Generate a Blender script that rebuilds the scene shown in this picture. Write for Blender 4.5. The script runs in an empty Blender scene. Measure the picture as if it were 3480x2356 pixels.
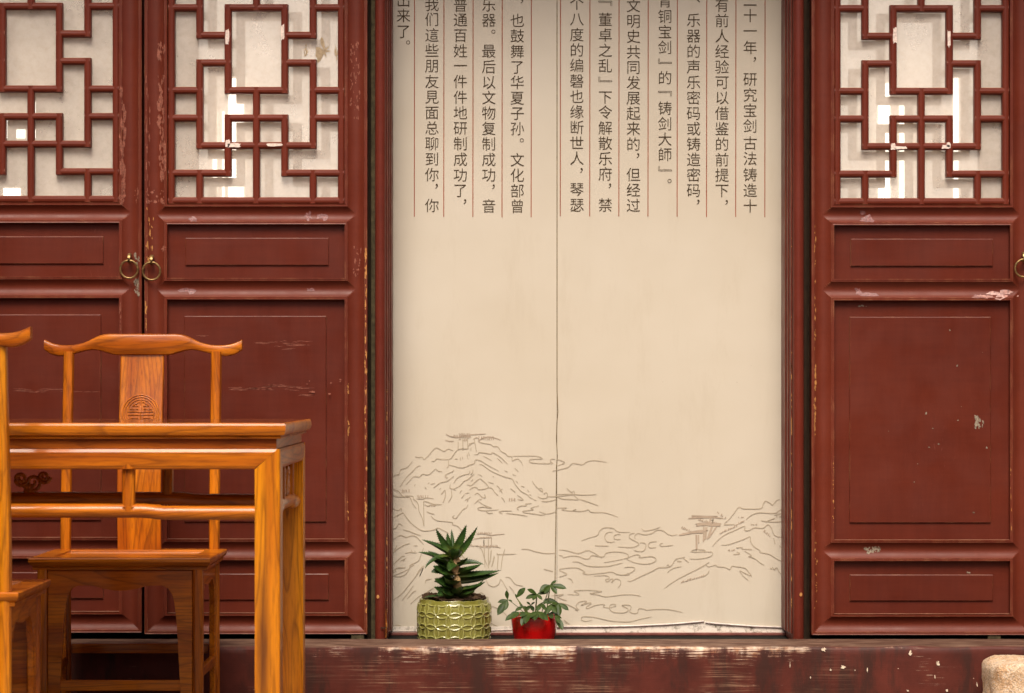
import bpy, bmesh, math, random
from mathutils import Vector, Matrix, noise

R = math.radians
SC = bpy.context.scene
COL = SC.collection
random.seed(7)

# ------------------------------------------------------------------ camera
F, CX, HY, H = 7640.0, 1740.0, 1315.0, 1.02       # focal length in photo pixels, principal point, eye height


def X(px, D):
    return (px - CX) * D / F


def Z(py, D):
    return H - (py - HY) * D / F


cd = bpy.data.cameras.new('camera')
cam = bpy.data.objects.new('camera', cd)
COL.objects.link(cam)
cam.location = (0, 0, H)
cam.rotation_euler = (R(90), 0, 0)
cd.sensor_width = 36
cd.lens = 36 * F / 3480
cd.shift_y = (HY - 1178) / 3480
cd.clip_end = 300
cd.dof.use_dof = True
cd.dof.focus_distance = 7.6
cd.dof.aperture_fstop = 6.3
SC.camera = cam

# ------------------------------------------------------------------ light
SUN_EL, SUN_AZ = 54, -6          # soft sun in front of the doors, a little to the right
w = bpy.data.worlds.new('World')
SC.world = w
w.use_nodes = True
nt = w.node_tree
sky = nt.nodes.new('ShaderNodeTexSky')
sky.sky_type = 'NISHITA'
sky.sun_disc = False
sky.sun_elevation = R(SUN_EL)
sky.sun_rotation = R(180 - SUN_AZ)
sky.air_density = 1.0
sky.dust_density = 6.0
sky.ozone_density = 0.3
nt.links.new(sky.outputs[0], nt.nodes['Background'].inputs[0])
nt.nodes['Background'].inputs[1].default_value = 0.11
sl = bpy.data.lights.new('sun', 'SUN')
sl.energy = 1.7
sl.angle = R(28)
sl.color = (1.0, 0.93, 0.82)
so = bpy.data.objects.new('sun', sl)
COL.objects.link(so)
sd = Vector((math.sin(R(SUN_AZ)) * math.cos(R(SUN_EL)), -math.cos(R(SUN_AZ)) * math.cos(R(SUN_EL)), math.sin(R(SUN_EL))))
so.rotation_euler = sd.to_track_quat('Z', 'Y').to_euler()
so.location = (3, -3, 6)
SC.view_settings.view_transform = 'Standard'
SC.view_settings.look = 'None'
SC.view_settings.gamma = 1
SC.view_settings.exposure = 0.80


# ------------------------------------------------------------------ helpers
def tag(o, label=None, cat=None, group=None, kind=None):
    for k, v in (('label', label), ('category', cat), ('group', group), ('kind', kind)):
        if v:
            o[k] = v
    return o


def empty(name, loc, label, cat, group=None, rz=0):
    o = bpy.data.objects.new(name, None)
    COL.objects.link(o)
    o.location = loc
    o.rotation_euler = (0, 0, rz)
    o.empty_display_size = 0.1
    return tag(o, label, cat, group)


class MB:
    """collects faces in world (or local) coordinates, then links them as one mesh object"""

    def __init__(s):
        s.bm = bmesh.new()

    def v(s, *c):
        return s.bm.verts.new(c)

    def face(s, vs):
        try:
            return s.bm.faces.new(vs)
        except ValueError:
            return None

    def poly(s, pts):
        return s.face([s.bm.verts.new(p) for p in pts])

    def box(s, x0, x1, y0, y1, z0, z1, bev=0.0, seg=2):
        vs = [s.v(x, y, z) for x in (x0, x1) for y in (y0, y1) for z in (z0, z1)]
        fs = [s.face([vs[i] for i in f]) for f in
              ((0, 1, 3, 2), (4, 6, 7, 5), (0, 4, 5, 1), (2, 3, 7, 6), (0, 2, 6, 4), (1, 5, 7, 3))]
        if bev > 0:
            es = list({e for f in fs for e in f.edges})
            bmesh.ops.bevel(s.bm, geom=es, offset=bev, segments=seg, profile=0.5, affect='EDGES', clamp_overlap=True)

    def prism(s, pts2, axis, a, b, bev=0.0, seg=2):
        """outline in the plane across `axis`, pushed from a to b; axis x: (y,z)  y: (x,z)  z: (x,y)"""
        def mk(p, t):
            return {'x': (t, p[0], p[1]), 'y': (p[0], t, p[1]), 'z': (p[0], p[1], t)}[axis]
        A = [s.v(*mk(p, a)) for p in pts2]
        B = [s.v(*mk(p, b)) for p in pts2]
        n = len(A)
        fs = [s.face(A), s.face(B[::-1])]
        for i in range(n):
            s.face([A[i], B[i], B[(i + 1) % n], A[(i + 1) % n]])
        if bev > 0:
            es = list({e for f in fs if f for e in f.edges})
            bmesh.ops.bevel(s.bm, geom=es, offset=bev, segments=seg, profile=0.5, affect='EDGES', clamp_overlap=True)

    def loft(s, rings, cap=True, closed=True):
        V = [[s.v(*p) for p in r] for r in rings]
        n = len(V[0])
        for a, b in zip(V[:-1], V[1:]):
            for i in range(n if closed else n - 1):
                s.face([a[i], a[(i + 1) % n], b[(i + 1) % n], b[i]])
        if cap and closed:
            s.face(V[0][::-1])
            s.face(V[-1])

    def tube(s, pts, rad, n=8, cap=True):
        pts = [Vector(p) for p in pts]
        rings = []
        up = Vector((0, 0, 1))
        for i, p in enumerate(pts):
            t = (pts[min(i + 1, len(pts) - 1)] - pts[max(i - 1, 0)]).normalized()
            a = t.cross(up)
            if a.length < 1e-3:
                a = t.cross(Vector((1, 0, 0)))
            a.normalize()
            b = t.cross(a).normalized()
            r = rad[i] if isinstance(rad, (list, tuple)) else rad
            rings.append([p + (a * math.cos(2 * math.pi * k / n) + b * math.sin(2 * math.pi * k / n)) * r for k in range(n)])
        s.loft(rings, cap)

    def ribbon(s, pts, wd, y, taper=True):
        """flat printed stroke in an x-z plane at depth y"""
        pts = [Vector((p[0], p[1])) for p in pts]
        L, Rr = [], []
        n = len(pts)
        for i, p in enumerate(pts):
            t = pts[min(i + 1, n - 1)] - pts[max(i - 1, 0)]
            if t.length < 1e-9:
                t = Vector((1, 0))
            t.normalize()
            nn = Vector((-t.y, t.x))
            k = wd * 0.5
            if taper and n > 2:
                k *= 0.55 + 0.45 * math.sin(math.pi * i / (n - 1)) ** 0.5 if 0 < i < n - 1 else 0.45
            L.append(s.v(p.x + nn.x * k, y, p.y + nn.y * k))
            Rr.append(s.v(p.x - nn.x * k, y, p.y - nn.y * k))
        for i in range(n - 1):
            s.face([L[i], L[i + 1], Rr[i + 1], Rr[i]])

    def build(s, name, mat, parent=None, smooth=False, auto=None):
        bmesh.ops.recalc_face_normals(s.bm, faces=s.bm.faces[:])
        me = bpy.data.meshes.new(name)
        s.bm.to_mesh(me)
        s.bm.free()
        o = bpy.data.objects.new(name, me)
        COL.objects.link(o)
        if mat:
            me.materials.append(mat)
        if parent:
            o.parent = parent
        if smooth:
            for p in me.polygons:
                p.use_smooth = True
            if auto:
                me.set_sharp_from_angle(angle=R(auto))
        return o


def rel(root, mb):
    """world-coordinate mesh data -> coordinates of its root (no rotation)"""
    bmesh.ops.translate(mb.bm, verts=mb.bm.verts[:], vec=-Vector(root.location))
    return mb


def catmull(pts, k=5):
    if len(pts) < 3:
        return pts
    out = []
    P = [pts[0]] + list(pts) + [pts[-1]]
    for i in range(1, len(P) - 2):
        p0, p1, p2, p3 = (Vector(P[i + j]) for j in (-1, 0, 1, 2))
        for q in range(k):
            t = q / k
            out.append(tuple(0.5 * ((2 * p1) + (p2 - p0) * t + (2 * p0 - 5 * p1 + 4 * p2 - p3) * t * t + (3 * p1 - p0 - 3 * p2 + p3) * t ** 3)))
    out.append(tuple(pts[-1]))
    return out


# ------------------------------------------------------------------ materials
class NT:
    def __init__(s, name):
        s.m = bpy.data.materials.new(name)
        s.m.use_nodes = True
        s.t = s.m.node_tree
        s.b = s.t.nodes['Principled BSDF']
        s.out = s.t.nodes['Material Output']

    def n(s, typ, **kw):
        x = s.t.nodes.new('ShaderNode' + typ)
        for k, v in kw.items():
            setattr(x, k, v)
        return x

    def l(s, a, b):
        s.t.links.new(a, b)

    def val(s, sock, v):
        if isinstance(v, bpy.types.NodeSocket):
            s.l(v, sock)
        else:
            sock.default_value = v

    def math(s, op, a, b=0.0, c=0.0, clamp=False):
        x = s.n('Math', operation=op)
        x.use_clamp = clamp
        s.val(x.inputs[0], a)
        s.val(x.inputs[1], b)
        s.val(x.inputs[2], c)
        return x.outputs[0]

    def coord(s, scale=(1, 1, 1), kind='Object', loc=(0, 0, 0), rot=(0, 0, 0)):
        tc = s.n('TexCoord')
        mp = s.n('Mapping')
        s.l(tc.outputs[kind], mp.inputs[0])
        mp.inputs['Scale'].default_value = scale
        mp.inputs['Location'].default_value = loc
        mp.inputs['Rotation'].default_value = rot
        return mp.outputs[0]

    def pos(s, scale=(1, 1, 1), loc=(0, 0, 0)):
        g = s.n('NewGeometry')
        mp = s.n('Mapping')
        s.l(g.outputs['Position'], mp.inputs[0])
        mp.inputs['Scale'].default_value = scale
        mp.inputs['Location'].default_value = loc
        return mp.outputs[0]

    def noise(s, vec, scale, detail=4, rough=0.55, dist=0.0):
        x = s.n('TexNoise')
        s.l(vec, x.inputs['Vector'])
        x.inputs['Scale'].default_value = scale
        x.inputs['Detail'].default_value = detail
        x.inputs['Roughness'].default_value = rough
        x.inputs['Distortion'].default_value = dist
        return x.outputs[0]

    def ramp(s, fac, *stops):
        x = s.n('ValToRGB')
        s.val(x.inputs[0], fac)
        e = x.color_ramp.elements
        while len(e) < len(stops):
            e.new(0.5)
        for i, (p, c) in enumerate(stops):
            e[i].position = p
            e[i].color = (c, c, c, 1) if isinstance(c, (int, float)) else (*c, 1)
        return x.outputs[0]

    def mix(s, fac, a, b, blend='MIX'):
        x = s.n('Mix', data_type='RGBA', blend_type=blend)
        s.val(x.inputs[0], fac)
        for i, c in ((6, a), (7, b)):
            if isinstance(c, bpy.types.NodeSocket):
                s.l(c, x.inputs[i])
            else:
                x.inputs[i].default_value = (*c, 1)
        return x.outputs[2]

    def bump(s, h, strength=0.2, dist=0.002):
        x = s.n('Bump')
        s.l(h, x.inputs['Height'])
        x.inputs['Strength'].default_value = strength
        x.inputs['Distance'].default_value = dist
        s.l(x.outputs[0], s.b.inputs['Normal'])

    def set(s, color=None, rough=None, spec=None, coat=None, coat_rough=None, metal=None):
        for k, v in (('Base Color', color), ('Roughness', rough), ('Specular IOR Level', spec), ('Coat Weight', coat),
                     ('Coat Roughness', coat_rough), ('Metallic', metal)):
            if v is not None:
                if k == 'Base Color' and not isinstance(v, bpy.types.NodeSocket):
                    v = (*v, 1)
                s.val(s.b.inputs[k], v)
        return s.m


def plain(name, color, rough=0.6, spec=0.3, var=0.25, scale=30, **kw):
    t = NT(name)
    nz = t.noise(t.pos(), scale, 5)
    c = t.mix(t.ramp(nz, (0.3, 0.0), (0.7, 1.0)), tuple(c * (1 - var) for c in color), tuple(min(1, c * (1 + var)) for c in color))
    return t.set(c, rough, spec, **kw)


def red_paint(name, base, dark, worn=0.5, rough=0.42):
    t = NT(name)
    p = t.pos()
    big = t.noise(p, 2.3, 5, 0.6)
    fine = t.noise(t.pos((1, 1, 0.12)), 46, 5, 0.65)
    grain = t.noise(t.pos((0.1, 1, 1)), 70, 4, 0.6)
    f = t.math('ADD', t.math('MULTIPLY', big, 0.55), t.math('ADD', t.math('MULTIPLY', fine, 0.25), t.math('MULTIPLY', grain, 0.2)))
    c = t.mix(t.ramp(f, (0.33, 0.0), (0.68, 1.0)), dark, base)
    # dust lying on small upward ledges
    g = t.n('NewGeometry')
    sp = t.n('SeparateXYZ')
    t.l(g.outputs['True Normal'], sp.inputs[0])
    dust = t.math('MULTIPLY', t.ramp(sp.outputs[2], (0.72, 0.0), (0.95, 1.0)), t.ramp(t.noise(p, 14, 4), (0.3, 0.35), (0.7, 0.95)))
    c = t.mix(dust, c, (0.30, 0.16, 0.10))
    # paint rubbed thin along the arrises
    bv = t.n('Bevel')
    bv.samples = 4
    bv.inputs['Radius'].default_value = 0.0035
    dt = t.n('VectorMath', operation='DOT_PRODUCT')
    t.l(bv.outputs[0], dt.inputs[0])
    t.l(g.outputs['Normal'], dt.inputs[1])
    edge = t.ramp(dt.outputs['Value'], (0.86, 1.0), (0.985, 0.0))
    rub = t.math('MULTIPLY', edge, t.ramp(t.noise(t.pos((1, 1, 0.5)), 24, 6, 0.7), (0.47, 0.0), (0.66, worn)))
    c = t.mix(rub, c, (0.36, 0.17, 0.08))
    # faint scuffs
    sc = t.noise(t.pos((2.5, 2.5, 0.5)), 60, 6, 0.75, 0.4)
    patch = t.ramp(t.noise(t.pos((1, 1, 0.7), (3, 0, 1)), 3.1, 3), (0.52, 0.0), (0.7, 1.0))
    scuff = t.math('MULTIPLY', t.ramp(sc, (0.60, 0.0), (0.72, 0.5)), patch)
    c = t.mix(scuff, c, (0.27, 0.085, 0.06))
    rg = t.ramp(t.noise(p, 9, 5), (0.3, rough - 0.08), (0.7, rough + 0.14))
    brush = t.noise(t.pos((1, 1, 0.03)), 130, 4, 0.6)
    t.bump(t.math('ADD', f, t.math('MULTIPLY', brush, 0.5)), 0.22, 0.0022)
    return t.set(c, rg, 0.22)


def wood(name, axis, light=(0.60, 0.172, 0.004), mid=(0.37, 0.080, 0.002), dark=(0.075, 0.014, 0.002), seed=0, gloss=0.5, cr=0.12):
    """varnished elm: contour lines of a stretched noise give the cathedral grain"""
    t = NT(name)
    k = {'x': (0.075, 1, 1), 'y': (1, 0.075, 1), 'z': (1, 1, 0.075)}[axis]
    oi = t.n('ObjectInfo')
    tc = t.n('NewGeometry')
    mp = t.n('Mapping')
    t.l(tc.outputs['Position'], mp.inputs[0])
    mp.inputs['Scale'].default_value = k
    mp.inputs['Location'].default_value = (seed, seed * 1.7, seed * .6)
    ad = t.n('VectorMath', operation='ADD')
    t.l(mp.outputs[0], ad.inputs[0])
    cb = t.n('CombineXYZ')
    rr = t.math('MULTIPLY', oi.outputs['Random'], 40.0)
    for i in range(3):
        t.l(rr, cb.inputs[i])
    t.l(cb.outputs[0], ad.inputs[1])
    v = ad.outputs[0]
    field = t.noise(v, 10.5, 1.3, 0.35, 0.2)
    ringf = t.math('FRACT', t.math('MULTIPLY', field, 17.0))
    line = t.ramp(ringf, (0.0, 1.0), (0.07, 0.2), (0.4, 0.0), (0.82, 0.3), (1.0, 1.0))
    fib = t.noise(v, 160, 4, 0.6)
    blot = t.noise(v, 14, 3, 0.5, 0.6)
    c = t.mix(t.ramp(blot, (0.38, 0.0), (0.62, 1.0)), light, mid)
    c = t.mix(t.math('MULTIPLY', line, 0.52), c, dark)
    c = t.mix(t.ramp(fib, (0.47, 0.0), (0.72, 0.5)), c, dark)
    kn = t.n('TexVoronoi')
    t.l(v, kn.inputs['Vector'])
    kn.inputs['Scale'].default_value = 7
    knot = t.ramp(kn.outputs[0], (0.03, 0.85), (0.16, 0.0))
    c = t.mix(knot, c, (0.10, 0.028, 0.006))
    t.bump(t.math('ADD', line, fib), 0.05, 0.001)
    t.set(c, 0.5, 0.15, coat=gloss, coat_rough=cr)
    return t.m


RED = red_paint('red_door_paint', (0.150, 0.0275, 0.0130), (0.098, 0.0160, 0.0074), 0.75)
REDL = red_paint('red_lattice_paint', (0.155, 0.0255, 0.0115), (0.104, 0.0155, 0.0066), 0.35)
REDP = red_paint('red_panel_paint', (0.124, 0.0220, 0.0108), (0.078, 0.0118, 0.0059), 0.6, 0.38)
REDJ = red_paint('red_jamb_paint', (0.150, 0.0245, 0.0130), (0.085, 0.0125, 0.0065), 0.5, 0.4)
DARK = plain('dark_timber', (0.030, 0.016, 0.008), 0.8, 0.2)
OLIVE = plain('bare_timber_edge', (0.06, 0.045, 0.022), 0.8, 0.2, 0.5, 60)
BLACK = plain('unlit_room', (0.012, 0.010, 0.008), 0.9, 0.1)
OCHRE = plain('bare_wood_chip', (0.46, 0.21, 0.065), 0.7, 0.2, 0.35, 120)
ORANGE = plain('bare_split_wood', (0.46, 0.15, 0.02), 0.6, 0.3, 0.35, 90)
PINK = plain('rubbed_paint', (0.25, 0.085, 0.055), 0.7, 0.2, 0.4, 150)
WHITE = plain('white_tape', (0.72, 0.58, 0.50), 0.7, 0.2, 0.25, 140)
MAUVE = plain('tape_residue', (0.19, 0.075, 0.070), 0.5, 0.4, 0.5, 170)
GREYP = plain('grey_scrape', (0.24, 0.19, 0.14), 0.7, 0.2, 0.6, 160)
BRONZE = plain('old_bronze', (0.30, 0.19, 0.075), 0.42, 0.5, 0.45, 110, metal=0.75)
INK = plain('brown_ink', (0.060, 0.039, 0.018), 0.7, 0.2, 0.12, 20)
RULE = plain('red_rule_ink', (0.30, 0.07, 0.032), 0.7, 0.2, 0.15, 20)
SKETCH = plain('sketch_ink', (0.415, 0.345, 0.252), 0.7, 0.2, 0.12, 20)
SKETCH2 = plain('sketch_ink_rosy', (0.400, 0.312, 0.232), 0.7, 0.2, 0.12, 20)
SEAM = plain('seam_dirt', (0.16, 0.11, 0.05), 0.8, 0.1, 0.5, 80)

WX, WY, WZ = wood('varnished_wood_along_x', 'x'), wood('varnished_wood_along_y', 'y', seed=3), wood('varnished_wood_along_z', 'z', seed=5)
WZL = wood('varnished_leg_wood', 'z', (0.72, 0.250, 0.004), (0.48, 0.125, 0.003), (0.10, 0.021, 0.002), seed=8)
WTOP = wood('varnished_top_wood', 'x', (0.36, 0.10, 0.012), (0.25, 0.06, 0.006), (0.10, 0.024, 0.005), seed=11, gloss=1.0, cr=0.04)


def board_mat():
    t = NT('printed_cream_board')
    p = t.pos()
    n1 = t.noise(p, 1.4, 4, 0.6)
    n2 = t.noise(p, 90, 3, 0.5)
    c = t.mix(t.ramp(n1, (0.3, 0.0), (0.7, 1.0)), (0.535, 0.468, 0.365), (0.590, 0.528, 0.430))
    st = t.noise(t.pos((1, 1, 0.22)), 8, 7, 0.74)
    c = t.mix(t.ramp(st, (0.53, 0.0), (0.76, 0.42)), c, (0.46, 0.385, 0.28))
    sp = t.n('TexVoronoi')
    t.l(p, sp.inputs['Vector'])
    sp.inputs['Scale'].default_value = 13
    spk = t.math('MULTIPLY', t.ramp(sp.outputs[0], (0.012, 1.0), (0.03, 0.0)), t.ramp(t.noise(p, 2, 2), (0.5, 0.0), (0.62, 0.8)))
    c = t.mix(spk, c, (0.25, 0.17, 0.09))
    rip = t.noise(t.pos((1, 1, 0.22)), 3.2, 3, 0.5)
    t.bump(t.math('ADD', t.math('ADD', n1, t.math('MULTIPLY', rip, 2.2)), t.math('MULTIPLY', n2, 0.03)), 0.22, 0.02)
    return t.set(c, 0.55, 0.25)


BOARD = board_mat()


def strip_mat():
    t = NT('dirty_white_strip')
    p = t.pos()
    a = t.noise(p, 26, 8, 0.75)
    b = t.noise(p, 110, 6, 0.75)
    m = t.math('MULTIPLY', t.ramp(a, (0.50, 0.0), (0.62, 1.0)), t.ramp(b, (0.40, 0.2), (0.60, 1.0)))
    c = t.mix(m, (0.74, 0.67, 0.58), (0.12, 0.10, 0.06))
    return t.set(c, 0.7, 0.2)


STRIP = strip_mat()


def threshold_mat():
    t = NT('worn_threshold_paint')
    p = t.pos()
    g = t.n('NewGeometry')
    sx = t.n('SeparateXYZ')
    t.l(g.outputs['Position'], sx.inputs[0])
    px, pz = sx.outputs[0], sx.outputs[2]
    base = t.mix(t.ramp(t.noise(p, 5, 6, 0.65), (0.35, 0.0), (0.65, 1.0)), (0.056, 0.0135, 0.0095), (0.112, 0.0245, 0.016))
    # dark water runs
    run = t.noise(t.pos((1, 1, 0.25)), 13, 6, 0.65)
    base = t.mix(t.ramp(run, (0.50, 0.0), (0.62, 0.75)), base, (0.036, 0.016, 0.012))
    streak = t.noise(t.pos((0.09, 1, 2.4)), 75, 7, 0.75)
    streak2 = t.noise(t.pos((0.05, 1, 3.0), (2, 0, 5)), 80, 5, 0.7)
    blob = t.noise(t.pos((0.8, 1, 1.2)), 9, 5, 0.6)
    # height above: wear is heaviest just under the worn arris, along the middle of the beam
    up = t.n('MapRange')
    t.l(pz, up.inputs[0])
    up.inputs[1].default_value, up.inputs[2].default_value = 0.095, 0.178
    up.interpolation_type = 'SMOOTHSTEP'
    mid = t.n('MapRange')
    t.l(t.math('ABSOLUTE', t.math('SUBTRACT', px, 0.22)), mid.inputs[0])
    mid.inputs[1].default_value, mid.inputs[2].default_value = 1.05, 0.45
    mid.interpolation_type = 'SMOOTHSTEP'
    k = t.math('MULTIPLY', up.outputs[0], t.math('ADD', t.math('MULTIPLY', mid.outputs[0], 0.165), 0.0))
    arris = t.n('MapRange')
    t.l(pz, arris.inputs[0])
    arris.inputs[1].default_value, arris.inputs[2].default_value = 0.160, 0.180
    k = t.math('ADD', k, t.math('MULTIPLY', arris.outputs[0], t.math('ADD', t.math('MULTIPLY', mid.outputs[0], 0.03), 0.045)))
    k = t.math('SUBTRACT', k, t.ramp(run, (0.46, 0.0), (0.62, 0.085)))
    s1 = t.math('ADD', t.math('ADD', t.math('MULTIPLY', streak, 0.66), t.math('MULTIPLY', blob, 0.34)), k)
    wear = t.ramp(s1, (0.60, 0.0), (0.70, 0.95))
    low = t.math('MULTIPLY', t.ramp(streak2, (0.52, 0.0), (0.68, 0.75)), t.math('MULTIPLY', mid.outputs[0], t.ramp(blob, (0.42, 0.0), (0.56, 1.0))))
    wcol = t.mix(t.ramp(t.noise(p, 40, 3), (0.35, 0.0), (0.65, 1.0)), (0.80, 0.64, 0.50), (0.46, 0.24, 0.13))
    c = t.mix(t.math('MULTIPLY', low, t.ramp(t.noise(t.pos((1, 1, 0.6), (7, 0, 2)), 6, 4, 0.6), (0.45, 0.0), (0.62, 1.0))), base, (0.40, 0.24, 0.15))
    c = t.mix(wear, c, wcol)
    # trodden grey top
    sn = t.n('SeparateXYZ')
    t.l(g.outputs['Normal'], sn.inputs[0])
    top = t.ramp(sn.outputs[2], (0.75, 0.0), (0.97, 1.0))
    tcol = t.mix(t.ramp(t.noise(t.pos((0.3, 1, 1)), 40, 5), (0.4, 0.0), (0.65, 1.0)), (0.085, 0.042, 0.028), (0.175, 0.105, 0.072))
    c = t.mix(top, c, tcol)
    t.bump(t.math('ADD', streak, blob), 0.25, 0.003)
    return t.set(c, t.ramp(wear, (0.0, 0.5), (1.0, 0.85)), 0.2)


THRESH = threshold_mat()


def granite_mat():
    t = NT('beige_granite')
    p = t.pos()
    v = t.n('TexVoronoi')
    t.l(p, v.inputs['Vector'])
    v.inputs['Scale'].default_value = 190
    c = t.mix(t.ramp(t.noise(p, 12, 6, 0.7), (0.35, 0.0), (0.65, 1.0)), (0.50, 0.29, 0.145), (0.68, 0.52, 0.36))
    sp = t.n('SeparateColor')
    t.l(v.outputs['Color'], sp.inputs[0])
    c = t.mix(t.ramp(sp.outputs[0], (0.72, 0.0), (0.9, 0.55)), c, (0.22, 0.15, 0.10))
    c = t.mix(t.ramp(sp.outputs[1], (0.7, 0.0), (0.9, 0.6)), c, (0.74, 0.62, 0.50))
    t.bump(t.math('ADD', t.noise(p, 60, 6, 0.7), v.outputs[0]), 0.6, 0.006)
    return t.set(c, 0.85, 0.2)


GRANITE = granite_mat()


def glaze_mat():
    t = NT('yellow_green_crackle_glaze')
    p = t.pos()
    v = t.n('TexVoronoi', feature='DISTANCE_TO_EDGE')
    t.l(p, v.inputs['Vector'])
    v.inputs['Scale'].default_value = 210
    cr = t.ramp(v.outputs[0], (0.0, 1.0), (0.07, 0.0))
    at = t.n('Attribute')
    at.attribute_name = 'relief'
    c = t.mix(t.ramp(t.noise(p, 18, 5), (0.35, 0.0), (0.65, 1.0)), (0.165, 0.155, 0.024), (0.275, 0.262, 0.062))
    c = t.mix(t.math('MULTIPLY', cr, 0.45), c, (0.10, 0.09, 0.015))
    c = t.mix(t.math('MULTIPLY', at.outputs['Fac'], 0.55), c, (0.40, 0.39, 0.14))
    t.bump(v.outputs[0], 0.12, 0.001)
    return t.set(c, 0.18, 0.5, coat=1.0, coat_rough=0.05)


GLAZE = glaze_mat()
REDGLAZE = plain('red_gloss_glaze', (0.55, 0.004, 0.004), 0.2, 0.5, 0.06, 8, coat=0.7, coat_rough=0.06)
SOIL = plain('dark_soil', (0.055, 0.032, 0.018), 0.95, 0.1, 0.6, 140)


def leaf_mat(name, a, b, tip, rough=0.35):
    t = NT(name)
    at = t.n('Attribute')
    at.attribute_name = 'along'
    nz = t.noise(t.pos(), 55, 4)
    c = t.mix(t.ramp(nz, (0.35, 0.0), (0.65, 1.0)), a, b)
    c = t.mix(t.ramp(at.outputs['Fac'], (0.0, 0.75), (0.35, 0.0)), c, tip)
    t.set(c, rough, 0.25)
    t.b.inputs['Subsurface Weight'].default_value = 0.0
    return t.m


ALOE = leaf_mat('aloe_leaf_green', (0.012, 0.034, 0.007), (0.034, 0.070, 0.012), (0.13, 0.15, 0.026))
TOOTH = plain('aloe_tooth', (0.10, 0.12, 0.045), 0.6, 0.3, 0.2, 60)
ALOESTEM = plain('aloe_stem_skin', (0.42, 0.27, 0.13), 0.7, 0.2, 0.5, 60)
UMB = leaf_mat('umbrella_leaf_green', (0.017, 0.036, 0.004), (0.036, 0.062, 0.007), (0.045, 0.065, 0.008), 0.45)
STEM = plain('green_stem', (0.10, 0.11, 0.03), 0.6, 0.3)
PAVING = plain('courtyard_stone', (0.23, 0.19, 0.15), 0.9, 0.2, 0.2, 3)
ROOFM = plain('eave_timber', (0.20, 0.075, 0.035), 0.7, 0.2)


def glass_mat():
    t = NT('dusty_frosted_pane')
    p = t.pos()
    tr = t.n('BsdfTransparent')
    mx = t.n('MixShader')
    d = t.noise(p, 5, 6, 0.65)
    t.val(mx.inputs[0], t.ramp(d, (0.3, 0.30), (0.7, 0.48)))
    t.l(tr.outputs[0], mx.inputs[1])
    t.l(t.b.outputs[0], mx.inputs[2])
    t.l(mx.outputs[0], t.out.inputs[0])
    dirt = t.ramp(t.noise(p, 45, 6, 0.7), (0.45, 0.0), (0.8, 0.5))
    c = t.mix(dirt, (0.78, 0.70, 0.61), (0.55, 0.46, 0.37))
    return t.set(c, 0.12, 0.5)


GLASS = glass_mat()
REFLECTION = plain('lattice_reflection_tone', (0.50, 0.43, 0.36), 0.7, 0.2, 0.1, 20)  # pale tone for the imitated reflection of the bars


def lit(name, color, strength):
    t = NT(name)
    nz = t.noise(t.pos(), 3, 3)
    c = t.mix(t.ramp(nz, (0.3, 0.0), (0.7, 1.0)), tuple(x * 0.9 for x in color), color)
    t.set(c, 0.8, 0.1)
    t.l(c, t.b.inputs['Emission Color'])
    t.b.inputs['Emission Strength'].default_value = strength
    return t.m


PAPER = lit('glowing_window_paper', (0.76, 0.69, 0.60), 0.37)  # weak glow of its own stands in for daylight on the paper
PAPERD = lit('faint_glow_paper', (0.58, 0.50, 0.40), 0.18)
CURTAIN = plain('grey_curtain', (0.44, 0.37, 0.30), 0.9, 0.1, 0.15, 12)
GLOW = lit('daylight_glow', (1.0, 0.93, 0.82), 2.2)  # own glow imitates daylight and bright reflections in the panes

# ------------------------------------------------------------------ setting
DL = 7.55      # front of the door leaves
DB = 7.74      # face of the printed board
DT0, DT1 = 7.28, 7.47   # threshold, front and back
ZT = 0.182

m = MB()
m.box(-60, 60, -60, 60, -0.3, 0.0)
tag(m.build('ground', PAVING), kind='structure')

m = MB()
m.box(-4.0, 4.0, 8.35, 8.45, 0, 3.4)
m.box(-4.0, 4.0, DT1 + 0.02, 8.34, -0.02, 0.165)
m.box(-4.0, -3.9, 7.62, 8.34, 0.17, 3.4)
m.box(3.9, 4.0, 7.62, 8.34, 0.17, 3.4)
m.box(-3.88, 3.88, 7.62, 8.34, 3.2, 3.3)
tag(m.build('dark_room', BLACK), 'dark unlit room behind the narrow gaps between the red doors', 'room', kind='structure')

m = MB()
m.prism([(7.02, 3.06), (7.02, 3.18), (8.6, 3.95), (8.6, 3.35), (7.45, 3.30)], 'x', -5, 5)  # out of view; overhang shaped to shade the top of the board
tag(m.build('eave', ROOFM), 'unseen brown timber eave overhanging the row of red doors', 'roof')


for sx, lab in ((-2.35, 'added red brown wall out of view, blocking light beside the wooden chairs'), (2.75, 'added red brown wall out of view, blocking light beyond the granite block')):
    m = MB()  # unseen walls, added to cut sky light from both sides
    m.box(sx - .1, sx + .1, 1.5, 7.2, 0, 3.0)
    tag(m.build('added_side_wall', REDJ), lab, 'wall', 'added light-blocking walls')

m = MB()  # unseen building added behind the camera to block low sky light
m.box(-14, 14, -9.0, -8.6, 0, 4.6)
m.prism([(-9.9, 6.0), (-7.2, 4.5), (-7.2, 4.7), (-9.9, 6.3)], 'x', -14, 14)
tag(m.build('added_hall', REDJ), 'added long dark red hall with a sloping roof, unseen, blocking low sky before the doors', 'hall')

# ------------------------------------------------------------------ door leaves
RAILS = [(-470, -400), (693, 762), (945, 1018), (1832, 1904), (2084, 2155)]
OPEN = [(-400, 693), (762, 945), (1018, 1832), (1904, 2084)]
SW = 77


def prof(t):
    b = 0.13
    if t <= 0.05 or t >= 0.95:
        return 0.0
    if t < b:
        return 0.0015
    if t > 1 - b:
        return 0.0015
    q = (t - 0.5) / (0.5 - b)
    return 0.003 + 0.013 * (1 - q * q)


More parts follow.
